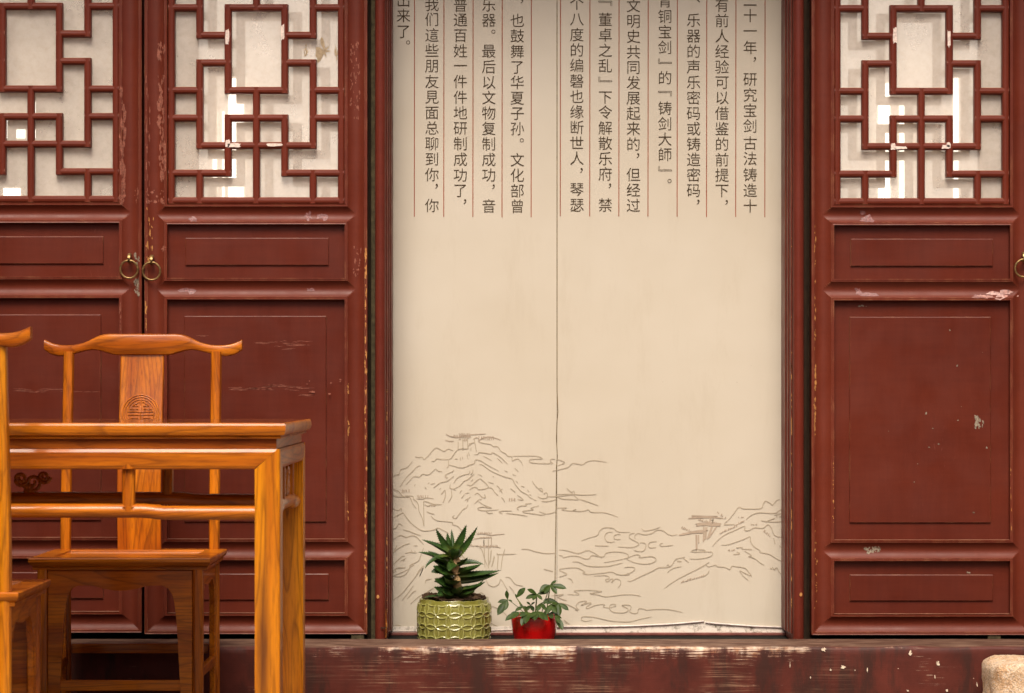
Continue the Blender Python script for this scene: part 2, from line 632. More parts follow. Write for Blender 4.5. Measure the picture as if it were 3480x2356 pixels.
TS = [0, 0.05, 0.052, 0.128, 0.132] + [0.13 + 0.74 * i / 12 for i in range(1, 12)] + [0.868, 0.872, 0.948, 0.95, 1.0]


class LeafShape:
    def __init__(s, xl, xr, dy=0):
        s.xl, s.xr, s.dy = xl, xr, dy

    def depth(s, px, py):
        py -= s.dy
        tx = None
        if px <= s.xl + SW:
            tx = (px - s.xl) / SW
        elif px >= s.xr - SW:
            tx = (s.xr - px) / SW
        tz = None
        for i, (a, b) in enumerate(RAILS):
            if a <= py <= b:
                tz = (py - a) / (b - a)
                ri = i
        if tx is None and tz is None:
            return None
        if tx is None:
            return prof(tz)
        if tz is None:
            return prof(tx)
        if ri == 0:
            o = min(tx, tz)
            return prof(o) if tx < 0.5 or tz < 0.5 else max(prof(tx), prof(tz))
        if ri == len(RAILS) - 1:
            o = min(tx, 1 - tz)
            return prof(o) if tx < 0.5 or tz > 0.5 else max(prof(tx), prof(tz))
        if tx > 0.5:
            return max(prof(tx), prof(tz))
        return prof(tx)


def lattice_mesh(mb, gx, gz, wpx, D, front, back, full=True):
    """gx: seven column positions (px), gz: twelve row positions (px, bottom first)"""
    wd = wpx * D / F
    fr = front

    def sect(c, horizontal):
        d = back - fr
        s = 0.0007 if horizontal else 0.0
        a = wd / 2
        return [(c - a, back), (c - a, fr + 0.45 * d), (c - a * 0.86, fr + 0.2 * d + s), (c - a * 0.5, fr + 0.05 * d + s), (c, fr + s),
                (c + a * 0.5, fr + 0.05 * d + s), (c + a * 0.86, fr + 0.2 * d + s), (c + a, fr + 0.45 * d), (c + a, back)]

    def hb(u0, u1, r):
        z = Z(gz[r], D)
        x0, x1 = X(gx[u0], D), X(gx[u1], D)
        e = wd * 0.42
        pr = sect(z, True)
        mb.loft([[(x, p[1], p[0]) for p in pr] for x in (x0 - e, x1 + e)])

    def vb(u, r0, r1):
        x = X(gx[u], D)
        z0, z1 = Z(gz[r0], D), Z(gz[r1], D)
        e = wd * 0.42
        pr = sect(x, False)
        mb.loft([[(p[0], p[1], z) for p in pr] for z in (z0 - e, z1 + e)])

    H1 = [(0, 2, 1), (4, 6, 1), (1, 5, 2), (0, 1, 3), (5, 6, 3), (2, 4, 3), (0, 1, 4), (5, 6, 4), (2, 4, 4), (1, 2, 5), (4, 5, 5)]
    V1 = [(1, 0, 1), (5, 0, 1), (1, 2, 5), (5, 2, 5), (2, 1, 3), (4, 1, 3), (3, 0, 4)]
    for a, b, r in H1:
        hb(a, b, r)
        hb(a, b, 11 - r)
    for u, a, b in V1:
        vb(u, a, b)
        vb(u, 11 - b, 11 - a)
    vb(2, 4, 7)
    vb(4, 4, 7)
    if full:
        hb(0, 6, 0)
        hb(0, 6, 11)
        vb(0, 0, 11)
        vb(6, 0, 11)


def blob(mb, shape, cx, cy, wpx, hpx, n=13, rough=0.45, lift=0.0006, D=DL, rnd=random, base=None):
    """irregular flake lying on the surface of a leaf (px coordinates)"""
    if isinstance(mb, Patches):
        mb = mb.new()
    ph = rnd.random() * 20
    pts = []
    for i in range(n):
        a = 2 * math.pi * i / n
        r = 1 + rough * (noise.noise(Vector((math.cos(a) * 1.9 + ph, math.sin(a) * 1.9, ph))) * 2 + rnd.uniform(-.3, .3))
        pts.append((cx + math.cos(a) * wpx / 2 * r, cy + math.sin(a) * hpx / 2 * r))

    def mk(p):
        d = base
        if d is None:
            d = shape.depth(*p)
            if d is None:
                d = 0.012
        return mb.v(X(p[0], D), D + d - lift, Z(p[1], D))
    c = mk((cx, cy))
    vs = [mk(p) for p in pts]
    for i in range(n):
        mb.face([c, vs[i], vs[(i + 1) % n]])


def scatter(mb, shape, x0, x1, y0, y1, n, w, h, seed, base=None, rough=0.6):
    mb = mb.new()
    rr = random.Random(seed)
    for _ in range(n):
        s = rr.uniform(0.3, 1.0) ** 1.5
        blob(mb, shape, rr.uniform(x0, x1), rr.uniform(y0, y1), w * s + 1.2, h * s * rr.uniform(0.5, 1.3) + 1.5, 9, rough, 0.0006 + rr.random() * 0.0003, rnd=rr, base=base)


def door_leaf(xl, xr, label, dy=0, handle=None, hx=0, hy=0, dim=False, ghost=(46, 34), gaps=(), curtain=()):
    sh = LeafShape(xl, xr, dy)
    root = empty('door_leaf', (X((xl + xr) / 2, DL), DL, Z(2155, DL)), label, 'door', 'red lattice door leaves')
    # frame: stiles and rails with a hollow moulding, mitred where they meet
    m = MB()
    xs = [xl + SW * t for t in TS] + [xr - SW * t for t in reversed(TS)]
    zs = []
    for a, b in RAILS:
        zs += [a + (b - a) * t + dy for t in TS]
    grid = {}

    def gv(i, j):
        if (i, j) not in grid:
            d = sh.depth(xs[i], zs[j])
            grid[(i, j)] = m.v(X(xs[i], DL), DL + d, Z(zs[j], DL))
        return grid[(i, j)]
    nT = len(TS)
    for i in range(len(xs) - 1):
        for j in range(len(zs) - 1):
            in_st = i < nT - 1 or i >= nT
            in_rl = (j % nT) != nT - 1
            if in_st or in_rl:
                m.face([gv(i, j), gv(i + 1, j), gv(i + 1, j + 1), gv(i, j + 1)])
    for a, b in OPEN:
        x0, x1, z0, z1 = X(xl + SW, DL), X(xr - SW, DL), Z(b + dy, DL), Z(a + dy, DL)
        e = DL + 0.040
        for q in (((x0, z0), (x0, z1)), ((x0, z1), (x1, z1)), ((x1, z1), (x1, z0)), ((x1, z0), (x0, z0))):
            m.poly([(q[0][0], DL, q[0][1]), (q[1][0], DL, q[1][1]), (q[1][0], e, q[1][1]), (q[0][0], e, q[0][1])])
    x0, x1, z0, z1 = X(xl, DL), X(xr, DL), Z(2155 + dy, DL), Z(-470 + dy, DL)
    e = DL + 0.048
    for q in (((x0, z0), (x0, z1)), ((x0, z1), (x1, z1)), ((x1, z1), (x1, z0)), ((x1, z0), (x0, z0))):
        m.poly([(q[0][0], DL, q[0][1]), (q[1][0], DL, q[1][1]), (q[1][0], e, q[1][1]), (q[0][0], e, q[0][1])])
    rel(root, m).build('frame', RED, root)
    # panels
    k = (xr - xl) / 758.0
    for (a, b), (u0, u1, v0, v1) in zip(OPEN[1:], ((137, 625, 808, 901), (133, 617, 1074, 1775), (134, 625, 1952, 2041))):
        m = MB()
        d0, d1 = DL + 0.0215, DL + 0.0155
        ox0, ox1, oz0, oz1 = X(xl + SW - 4, DL), X(xr - SW + 4, DL), Z(b + dy + 4, DL), Z(a + dy - 4, DL)
        rx0, rx1, rz0, rz1 = X(xl + u0 * k, DL), X(xl + u1 * k, DL), Z(v1 + dy, DL), Z(v0 + dy, DL)
        bx = 0.0022
        O = [(ox0, d0, oz0), (ox1, d0, oz0), (ox1, d0, oz1), (ox0, d0, oz1)]
        Rr = [(rx0, d0, rz0), (rx1, d0, rz0), (rx1, d0, rz1), (rx0, d0, rz1)]
        M1 = [(rx0, d1 + bx * .6, rz0), (rx1, d1 + bx * .6, rz0), (rx1, d1 + bx * .6, rz1), (rx0, d1 + bx * .6, rz1)]
        M2 = [(rx0 + bx, d1, rz0 + bx), (rx1 - bx, d1, rz0 + bx), (rx1 - bx, d1, rz1 - bx), (rx0 + bx, d1, rz1 - bx)]
        V = [[m.v(*p) for p in q] for q in (O, Rr, M1, M2)]
        for A, B in zip(V[:-1], V[1:]):
            for i in range(4):
                m.face([A[i], A[(i + 1) % 4], B[(i + 1) % 4], B[i]])
        m.face(V[-1])
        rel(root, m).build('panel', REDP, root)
    # window: lattice, pane, offset bars imitating its reflection, and paper glowing in place of daylight
    gl, gr = xl + SW + 12, xr - SW - 12
    gx = [gl + (gr - gl) * i / 6 for i in range(7)]
    gz = [681 + dy - 93.9 * i for i in range(12)]
    m = MB()
    lattice_mesh(m, gx, gz, 24.5, DL, DL + 0.006, DL + 0.029)
    rel(root, m).build('lattice', REDL, root)
    m = MB()
    m.box(X(gl - 10, DL), X(gr + 10, DL), DL + 0.0296, DL + 0.033, Z(684 + dy, DL), Z(-355 + dy, DL))
    rel(root, m).build('window_pane', GLASS, root)
    m = MB()
    DI = DL + 0.075
    g2 = [x + ghost[0] for x in gx]
    z2 = [z + ghost[1] for z in gz]
    lattice_mesh(m, g2, z2, 30, DI, DI, DI + 0.012, False)  # shifted copy of the lattice, standing in for its reflection in the glass
    rel(root, m).build('lattice_reflection', REFLECTION, root)
    m = MB()
    DP = DL + 0.10
    m.box(X(gl - 30, DP), X(gr + 30, DP), DP, DP + 0.004, Z(720 + dy, DP), Z(-380 + dy, DP))
    rel(root, m).build('window_paper', PAPERD if dim else PAPER, root)
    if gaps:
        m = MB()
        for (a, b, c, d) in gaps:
            m.box(X(a, DP), X(b, DP), DP - 0.003, DP - 0.001, Z(d, DP), Z(c, DP))  # glowing strips laid on the paper imitate the bright streaks of light
        rel(root, m).build('glow_strip', GLOW, root)
    if curtain:
        m = MB()
        DC = DL + 0.062
        for (a, b) in curtain:
            n = 24
            top_, bot_ = [], []
            for i in range(n + 1):
                px = a + (b - a) * i / n
                yy = DC + 0.004 * math.sin(i * 1.3)
                top_.append(m.v(X(px, DC), yy, Z(-370 + dy, DC)))
                bot_.append(m.v(X(px, DC), yy, Z(715 + dy, DC)))
            for i in range(n):
                m.face([top_[i], top_[i + 1], bot_[i + 1], bot_[i]])
        rel(root, m).build('inner_curtain', CURTAIN, root)
    # ring pull
    if handle:
        m = MB()
        cx, cz, r = X(hx, DL), Z(hy, DL), 0.0295
        yy = DL - 0.008
        pts = [(cx + r * math.sin(2 * math.pi * i / 40), yy - 0.004 * math.cos(2 * math.pi * i / 40), cz + r * math.cos(2 * math.pi * i / 40)) for i in range(41)]
        m.tube(pts, 0.0036, 8, False)
        ring = rel(root, m).build('ring_handle', BRONZE, root, True)
        m = MB()
        zt = cz + r
        m.tube([(cx + .001, DL + 0.008, zt + 0.020), (cx + .001, DL - 0.006, zt + 0.019), (cx, DL - 0.017, zt + 0.008), (cx, DL - 0.016, zt - 0.003),
                (cx, DL - 0.008, zt - 0.006), (cx, DL + 0.004, zt - 0.004)], [0.006, 0.0065, 0.006, 0.0055, 0.005, 0.005], 8)
        eye = rel(root, m).build('handle_eye', BRONZE, root, True)
        eye.parent = ring
    return root, sh


class Patches:
    """stands in for a mesh builder: every patch of wear becomes a mesh of its own"""

    def __init__(s):
        s.list = []

    def new(s):
        s.list.append(MB())
        return s.list[-1]


def flakes(root, name, mat, fn):
    P = Patches()
    fn(P)
    for m in P.list:
        rel(root, m).build(name, mat, root)


# left leaf, cut by the photo's left edge
leafA, shA = door_leaf(-278, 481, 'red lattice door leaf with duller greyish panes, cut off by the edge of the photo', -5, True, 440, 916, True, (34, 30),
                       gaps=((12, 86, 402, 470), (12, 70, 640, 676), (118, 134, 300, 470)))
# middle leaf
leafB, shB = door_leaf(491, 1248, 'red lattice door leaf between the other leaf with a ring handle and the cream board', 0, True, 516, 922, False, (44, 32),
                       gaps=((777, 828, 268, 676), (724, 736, 380, 660), (757, 762, 380, 670)), curtain=((560, 676),))
# right leaf
leafC, shC = door_leaf(2758, 3510, 'red lattice door leaf behind the granite block, with torn tape on its middle rail', 3, True, 3478, 912, False, (-44, 34),
                       gaps=((2985, 3024, 285, 676), (3057, 3078, 360, 676), (3084, 3094, 360, 676), (3241, 3256, 240, 676)), curtain=((3322, 3450),))

leafD, shD = door_leaf(3519, 4265, 'red lattice door leaf paired with the torn tape leaf, just outside the photo', 3, True, 3552, 914, False, (-44, 34))

# worn paint, lying on the mouldings
def wearB(m):
    scatter(m, shB, 535, 560, 140, 192, 14, 9, 34, 1)
    scatter(m, shB, 534, 556, 250, 480, 40, 9, 32, 2)
    scatter(m, shB, 540, 561, 492, 622, 34, 9, 36, 3)
    scatter(m, shB, 494, 560, 645, 690, 20, 12, 14, 4)
    scatter(m, shB, 1190, 1222, 140, 420, 70, 3.5, 14, 5)
    scatter(m, shB, 1200, 1226, 830, 940, 22, 4, 12, 6)
    scatter(m, shB, 493, 508, 260, 700, 30, 3, 26, 7)
    blob(m, shB, 556, 846, 22, 18)
    scatter(m, shB, 1040, 1160, 1290, 1345, 8, 14, 8, 8)


flakes(leafB, 'rubbed_paint', PINK, wearB)


def chipB(m):
    scatter(m, shB, 1241, 1246, 838, 1010, 26, 4, 22, 11)
    scatter(m, shB, 1240, 1246, 1010, 1490, 40, 4, 20, 12)
    scatter(m, shB, 1181, 1186, 1300, 1345, 7, 4, 10, 13)
    scatter(m, shB, 1181, 1187, 1430, 1490, 8, 6, 18, 14)
    scatter(m, shB, 1240, 1246, 1500, 2080, 40, 5, 18, 15)
    scatter(m, shB, 495, 520, 700, 850, 16, 3, 22, 16)
    scatter(m, shB, 498, 512, 870, 892, 7, 10, 10, 17)
    scatter(m, shB, 493, 499, 1030, 1140, 12, 3, 18, 18)
    scatter(m, shB, 1180, 1184, 1700, 1780, 4, 4, 10, 19)


flakes(leafB, 'bare_wood_chip', OCHRE, chipB)


def resB(m):
    for (a, b, c, d) in ((1035, 1060, 719, 750), (1078, 1112, 722, 750), (640, 668, 735, 752), (614, 660, 976, 998), (1040, 1065, 980, 990)):
        blob(m, shB, (a + b) / 2, (c + d) / 2, b - a, d - c, 14, 0.5)


flakes(leafB, 'tape_residue', MAUVE, resB)


def tape(pt, D, items):
    for (a, b, c, d) in items:
        mb = pt.new()
        rr = random.Random(int(a))
        n = 16
        cx, cy = (a + b) / 2, (c + d) / 2
        ce = mb.v(X(cx, D), D, Z(cy, D))
        vs = []
        for i in range(n):
            t = 2 * math.pi * i / n
            ex = math.copysign(abs(math.cos(t)) ** 0.45, math.cos(t))
            ey = math.copysign(abs(math.sin(t)) ** 0.45, math.sin(t))
            k = rr.uniform(0.7, 1.05)
            vs.append(mb.v(X(cx + ex * (b - a) / 2 * k, D), D, Z(cy + ey * (d - c) / 2 * k, D)))
        for i in range(n):
            mb.face([ce, vs[i], vs[(i + 1) % n]])


flakes(leafB, 'white_tape', WHITE, lambda m: tape(m, DL + 0.0052, [(764, 779, 98, 152), (953, 968, 80, 140), (764, 782, 474, 500), (772, 820, 486, 502), (902, 960, 487, 498)]))
flakes(leafC, 'white_tape', WHITE, lambda m: tape(m, DL + 0.0052, [(3034, 3049, 90, 152), (3219, 3231, 97, 164), (3026, 3044, 486, 510), (3036, 3084, 497, 508), (3200, 3232, 492, 507), (3216, 3232, 483, 500)]))


flakes(leafB, 'sticker_remains', plain('sticker_remains', (0.36, 0.27, 0.17), 0.8, 0.1, 0.3, 90),
       lambda m: (blob(m, shB, 1100, 168, 40, 54, 40, 0.9, 0.0008, base=0.0296), blob(m, shB, 1142, 180, 14, 34, 20, 0.8, 0.0008, base=0.0296),
                  scatter(m, shB, 1028, 1044, 150, 190, 12, 7, 20, 71, 0.0294)))


def scratchB(P):
    rr = random.Random(3)
    for (x0, x1, y, n, h) in ((856, 1018, 1166, 12, 8), (770, 1024, 1322, 26, 6), (850, 960, 1312, 8, 4), (650, 690, 1142, 3, 2), (1000, 1040, 1343, 4, 3), (920, 980, 1180, 4, 10)):
        m = P.new()
        for _ in range(n):
            a = rr.uniform(x0, x1)
            L = rr.uniform(12, 60)
            yy = y + rr.uniform(-h, h)
            pts = [(X(a + L * t, DL), Z(yy + rr.uniform(-1.2, 1.2), DL)) for t in (0, .3, .6, 1)]
            m.ribbon(pts, 0.0014, DL + 0.0150)


flakes(leafB, 'scratch', PINK, scratchB)


def scratchA(P):
    m = P.new()
    rr = random.Random(5)
    for _ in range(16):
        a = rr.uniform(40, 300)
        yy = 1327 + rr.uniform(-6, 6)
        m.ribbon([(X(a + q * 14, DL), Z(yy + rr.uniform(-1, 1), DL)) for q in range(4)], 0.0014, DL + 0.0150)


flakes(leafA, 'scratch', PINK, scratchA)


def wearA(m):
    scatter(m, shA, 408, 423, 285, 668, 60, 8, 44, 21)
    scatter(m, shA, 404, 420, 670, 700, 10, 8, 10, 22)
    scatter(m, shA, 406, 410, 1000, 1130, 8, 3, 22, 23)
    scatter(m, shA, 455, 470, 640, 690, 10, 5, 12, 24)


flakes(leafA, 'rubbed_paint', PINK, wearA)
flakes(leafA, 'grey_scrape', GREYP, lambda m: (scatter(m, shA, 456, 474, 865, 900, 14, 9, 14, 31), scatter(m, shA, 455, 472, 950, 1000, 22, 9, 18, 32)))


def chipC(m):
    scatter(m, shC, 2769, 2774, 1240, 1325, 20, 4, 20, 41)
    scatter(m, shC, 2768, 2772, 1350, 1480, 26, 4, 14, 42)
    scatter(m, shC, 2768, 2773, 760, 1200, 24, 3, 16, 43)
    scatter(m, shC, 2830, 2836, 1520, 1800, 16, 4, 8, 44)
    scatter(m, shC, 2768, 2778, 1740, 2100, 16, 4, 9, 45)
    scatter(m, shC, 3434, 3438, 1500, 1820, 10, 2, 16, 46)


flakes(leafC, 'bare_wood_chip', OCHRE, chipC)


def resC(m):
    for (a, b, c, d) in ((2925, 2975, 733, 757), (2920, 2950, 715, 728), (2908, 2930, 976, 1000), (2925, 2976, 993, 1008), (3310, 3350, 1000, 1012)):
        blob(m, shC, (a + b) / 2, (c + d) / 2, b - a, d - c, 14, 0.5)


flakes(leafC, 'tape_residue', MAUVE, resC)


def tornC(m):
    for (a, b, c, d) in ((3362, 3456, 986, 1012), (3306, 3370, 1004, 1014)):
        blob(m, shC, (a + b) / 2, (c + d) / 2, b - a, d - c, 22, 0.5, 0.0012)


flakes(leafC, 'torn_tape', plain('clear_tape', (0.34, 0.17, 0.14), 0.3, 0.5, 0.6, 120), tornC)
flakes(leafC, 'grey_scrape', GREYP, lambda m: (scatter(m, shC, 2945, 2990, 1858, 1878, 30, 12, 9, 51), scatter(m, shC, 3318, 3332, 1416, 1456, 16, 10, 22, 52, 0.0155),
                                              scatter(m, shC, 3340, 3346, 1420, 1455, 6, 4, 16, 53, 0.0155), scatter(m, shC, 2920, 2950, 1036, 1042, 5, 9, 5, 54, 0.0215),
                                              scatter(m, shC, 3000, 3360, 1100, 1750, 14, 7, 7, 55, 0.0155), scatter(m, shC, 3290, 3305, 1946, 1952, 4, 7, 5, 56, 0.0215)))


# ------------------------------------------------------------------ door posts beside the board
def door_post(side, label):
    """half round post, stepped reveal towards the board, bare frame edge towards the leaf"""
    inner = 1311 if side < 0 else 2695          # px where the half round stops, at its own depth
    outer = 1274 if side < 0 else 2733
    Dp = 7.52
    xi, xo = X(inner, Dp), X(outer, Dp)
    root = empty('door_post', ((xi + xo) / 2, Dp, 0.17), label, 'door post', 'moulded posts beside the cream board')
    zb, zt = 0.1655, 2.75
    m = MB()
    c, r = (xi + xo) / 2, abs(xi - xo) / 2
    pr = [(c + r * math.cos(a), Dp + 0.012 - 0.022 * math.sin(a)) for a in [math.pi * i / 12 for i in range(13)]] + [(c - r, DB + 0.03), (c + r, DB + 0.03)]
    m.prism(pr, 'z', zb, zt)
    rel(root, m).build('half_round', REDJ, root)
    m = MB()
    s = 1 if side < 0 else -1
    zf = Z(2147, 7.6)
    e = 0.0
    for i in range(3):                         # three fillets stepping back to the board
        a = xi + s * (0.0006 + i * 0.0042)
        b = a + s * 0.0042
        m.box(min(a, b), max(a, b), Dp + 0.02 + i * 0.045, DB - 0.001, zf, zt, 0.0011, 2)
    rel(root, m).build('fillet', REDJ, root)
    m = MB()
    a, b = xo - s * 0.0006, xo - s * 0.016
    m.box(min(a, b), max(a, b), DL + 0.03, DL + 0.06, zb, zt)
    rel(root, m).build('frame_edge', OLIVE if side < 0 else DARK, root)  # right strip takes a darker colour that stands in for the gap's shade
    m = MB()
    a, b = xo - s * 0.0006, xo - s * 0.06
    m.box(min(a, b), max(a, b), DL + 0.062, DB + 0.05, zb, zt)
    rel(root, m).build('jamb', DARK, root)
    return root, c, Dp


post1, pc1, _ = door_post(-1, 'dark red half round door post with a split of bare orange wood at its foot')
post2, pc2, _ = door_post(1, 'dark red half round door post between the cream board and the right door leaf')
m = MB()
V = [(1306, 2036), (1309, 2060), (1312, 2120), (1311, 2172), (1297, 2172), (1296, 2140), (1298, 2100), (1301, 2070)]
m.poly([(X(a, 7.5), 7.52 - 0.006 + max(0, (a - 1297)) * 0.0011, Z(b, 7.5)) for a, b in V])
rel(post1, m).build('split_wood', ORANGE, post1)
m = MB()
m.box(X(1294, 7.5), X(1312, 7.5), 7.505, 7.507, Z(2137, 7.5), Z(2133, 7.5))
rel(post1, m).build('split_crack', DARK, post1)


def dot(root, px, py, D, r, mat, name):
    m = MB()
    rr = random.Random(px)
    c = m.v(X(px, D), D - 0.001, Z(py, D))
    vs = [m.v(X(px, D) + r * rr.uniform(.7, 1.1) * math.cos(a), D, Z(py, D) + 1.25 * r * rr.uniform(.8, 1.1) * math.sin(a)) for a in [2 * math.pi * i / 12 for i in range(12)]]
    for i in range(12):
        m.face([c, vs[i], vs[(i + 1) % 12]])
    return rel(root, m).build(name, mat, root)


dot(post1, 1284, 2028, 7.508, 0.0055, OCHRE, 'paint_chip')
dot(post2, 2722, 2021, 7.508, 0.0055, OCHRE, 'paint_chip')


def edge_chips(root, x, D, y0, y1, n, seed):
    m = MB()
    rr = random.Random(seed)
    for _ in range(n):
        y = rr.uniform(y0, y1)
        h = rr.uniform(3, 26)
        m.poly([(X(x - 1.2, D), D, Z(y, D)), (X(x + 1.2, D), D, Z(y + h * .3, D)), (X(x + .8, D), D, Z(y + h, D)), (X(x - 1.0, D), D, Z(y + h * .7, D))])
    return rel(root, m).build('paint_chip', OCHRE, root)


edge_chips(post1, 1315, 7.538, 1300, 2120, 26, 1)
edge_chips(post2, 2690, 7.538, 760, 2100, 28, 2)

# ------------------------------------------------------------------ printed board
board = empty('display_board', (X(2000, DB), DB, Z(2130, DB)), 'tall cream board printed with columns of writing and a mountain sketch, between the red doors', 'sign board')
m = MB()
m.box(X(1290, DB), X(1892.2, DB), DB, DB + 0.012, Z(2140, DB), 2.9)
rel(board, m).build('board_sheet', BOARD, board)
m = MB()
m.box(X(1893.4, DB), X(2730, DB), DB, DB + 0.012, Z(2140, DB), 2.9)
rel(board, m).build('board_sheet', BOARD, board)
m = MB()
sm = [(1893, -300), (1893, 560), (1893, 1330), (1896, 1400), (1893, 1430), (1891, 1490), (1894, 1552), (1891, 1590), (1890, 1700), (1887, 1900), (1886, 1990), (1886, 2120)]
m.ribbon([(X(a, DB), Z(b, DB)) for a, b in sm], 0.0026, DB - 0.0012, False)
rel(board, m).build('seam', SEAM, board)

# writing: (column centre px, y of each character, characters)
G1 = lambda zx, ys: (1200 + zx * .5086, [y * .5086 for y in ys])
G2 = lambda zx, ys: (1850 + zx * .5085, [y * .5085 for y in ys])
COLS = [
    (G1(337, [2, 105, 210, 285]), '出来了。'),
    (G1(527, [30, 130, 235, 337, 440, 545, 648, 752, 855, 960, 1063, 1167, 1242, 1373]), '我们這些朋友見面总聊到你，你'),
    (G1(717, [35, 133, 237, 340, 440, 545, 650, 754, 857, 960, 1065, 1169, 1272, 1345]), '普通百姓一件件地研制成功了，'),
    (G1(907, [33, 135, 212, 342, 446, 550, 653, 755, 858, 962, 1066, 1169, 1246, 1377]), '乐器。最后以文物复制成功，音'),
    (G1(1097, [5, 137, 240, 344, 448, 551, 655, 757, 860, 938, 1068, 1171, 1275, 1378]), '，也鼓舞了华夏子孙。文化部曾'),
    (G2(217, [23, 128, 232, 335, 438, 542, 645, 748, 852, 956, 1058, 1137, 1266, 1370]), '个八度的编磬也缘断世人，琴瑟'),
    (G2(407, [25, 131, 233, 337, 440, 530, 650, 750, 855, 957, 1060, 1163, 1240, 1370]), '﹃董卓之乱﹄下令解散乐府，禁'),
    (G2(595, [38, 142, 243, 347, 450, 553, 655, 757, 860, 963, 1038, 1167, 1270, 1373]), '文明史共同发展起来的，但经过'),
    (G2(806, [6, 110, 213, 317, 408, 520, 628, 723, 827, 930, 1033, 1126, 1210]), '青铜宝剑﹄的﹃铸剑大師﹄。'),
    (G2(997, [5, 135, 240, 343, 447, 550, 653, 757, 860, 963, 1066, 1169, 1272, 1348]), '、乐器的声乐密码或铸造密码，'),
    (G2(1187, [35, 138, 241, 344, 447, 550, 653, 757, 860, 963, 1067, 1170, 1273, 1350]), '有前人经验可以借鉴的前提下，'),
    (G2(1375, [3, 105, 208, 318, 395, 530, 635, 738, 842, 956, 1060, 1167, 1272, 1377]), '二十一年，研究宝剑古法铸造十'),
]
YTXT = DB - 0.0015
glyphs = {}


def glyph(ch):
    if ch not in glyphs:
        c = bpy.data.curves.new('glyph', 'FONT')
        c.body = ch
        c.size = 1.0
        c.resolution_u = 3
        c.offset = -0.006
        o = bpy.data.objects.new('glyph', c)
        COL.objects.link(o)
        bpy.context.view_layer.update()
        me = bpy.data.meshes.new_from_object(o.evaluated_get(bpy.context.evaluated_depsgraph_get()))
        vs = [(v.co.x, v.co.y) for v in me.vertices]
        fs = [tuple(p.vertices) for p in me.polygons]
        bpy.data.objects.remove(o)
        bpy.data.curves.remove(c)
        bpy.data.meshes.remove(me)
        glyphs[ch] = (vs, fs)
    return glyphs[ch]


EM = 50.0
for (cx, ys), chars in COLS:
    m = MB()
    y_last = None
    for y, ch in zip(ys, chars):
        if y_last is not None and y - y_last > 60:          # a gap after a punctuation mark: next phrase
            rel(board, m).build('printed_lettering', INK, board)
            m = MB()
        y_last = y
        if ch in '﹃﹄':
            w_, h_ = 45.0, 17.0
            s = 1 if ch == '﹃' else -1
            for k in (0, 4.0):              # two thin outlines, wide and low
                xa, xb = cx - s * w_ / 2 + s * k * .2, cx + s * w_ / 2 - s * k
                ya, yb = y - s * h_ / 2 + s * k, y + s * h_ / 2
                P = [(X(xa, DB), Z(ya, DB)), (X(xb, DB), Z(ya, DB)), (X(xb, DB), Z(yb, DB))]
                m.ribbon(P[:2], 0.0013, YTXT, False)
                m.ribbon(P[1:], 0.0013, YTXT, False)
            a = cx - s * w_ / 2
            m.ribbon([(X(a, DB), Z(y - s * h_ / 2, DB)), (X(a, DB), Z(y - s * h_ / 2 + s * 4, DB))], 0.0013, YTXT, False)
            continue
        vs, fs = glyph(ch)
        if ch in '，。、':
            ax = sum(v[0] for v in vs) / len(vs)
            ay = sum(v[1] for v in vs) / len(vs)
            ox, oy, sz = cx + 15.5, y, EM * (0.92 if ch == '。' else 1.0)
        else:
            ax, ay, ox, oy, sz = 0.5, 0.38, cx, y, EM
        V = [m.v(X(ox + (v[0] - ax) * sz, DB), YTXT, Z(oy - (v[1] - ay) * sz, DB)) for v in vs]
        for f in fs:
            m.face([V[i] for i in f])
    rel(board, m).build('printed_lettering', INK, board)

for px, yb in ((1408, 737), (1508, 737), (1607, 738), (1706, 739), (1805, 739), (1904, 735), (2004, 736), (2103, 736), (2202, 736), (2301, 737), (2401, 738), (2500, 738), (2599, 739)):
    m = MB()
    m.ribbon([(X(px + 1.5, DB), Z(-600, DB)), (X(px, DB), Z(yb, DB))], 0.0028, YTXT, False)
    rel(board, m).build('ruled_line', RULE, board)

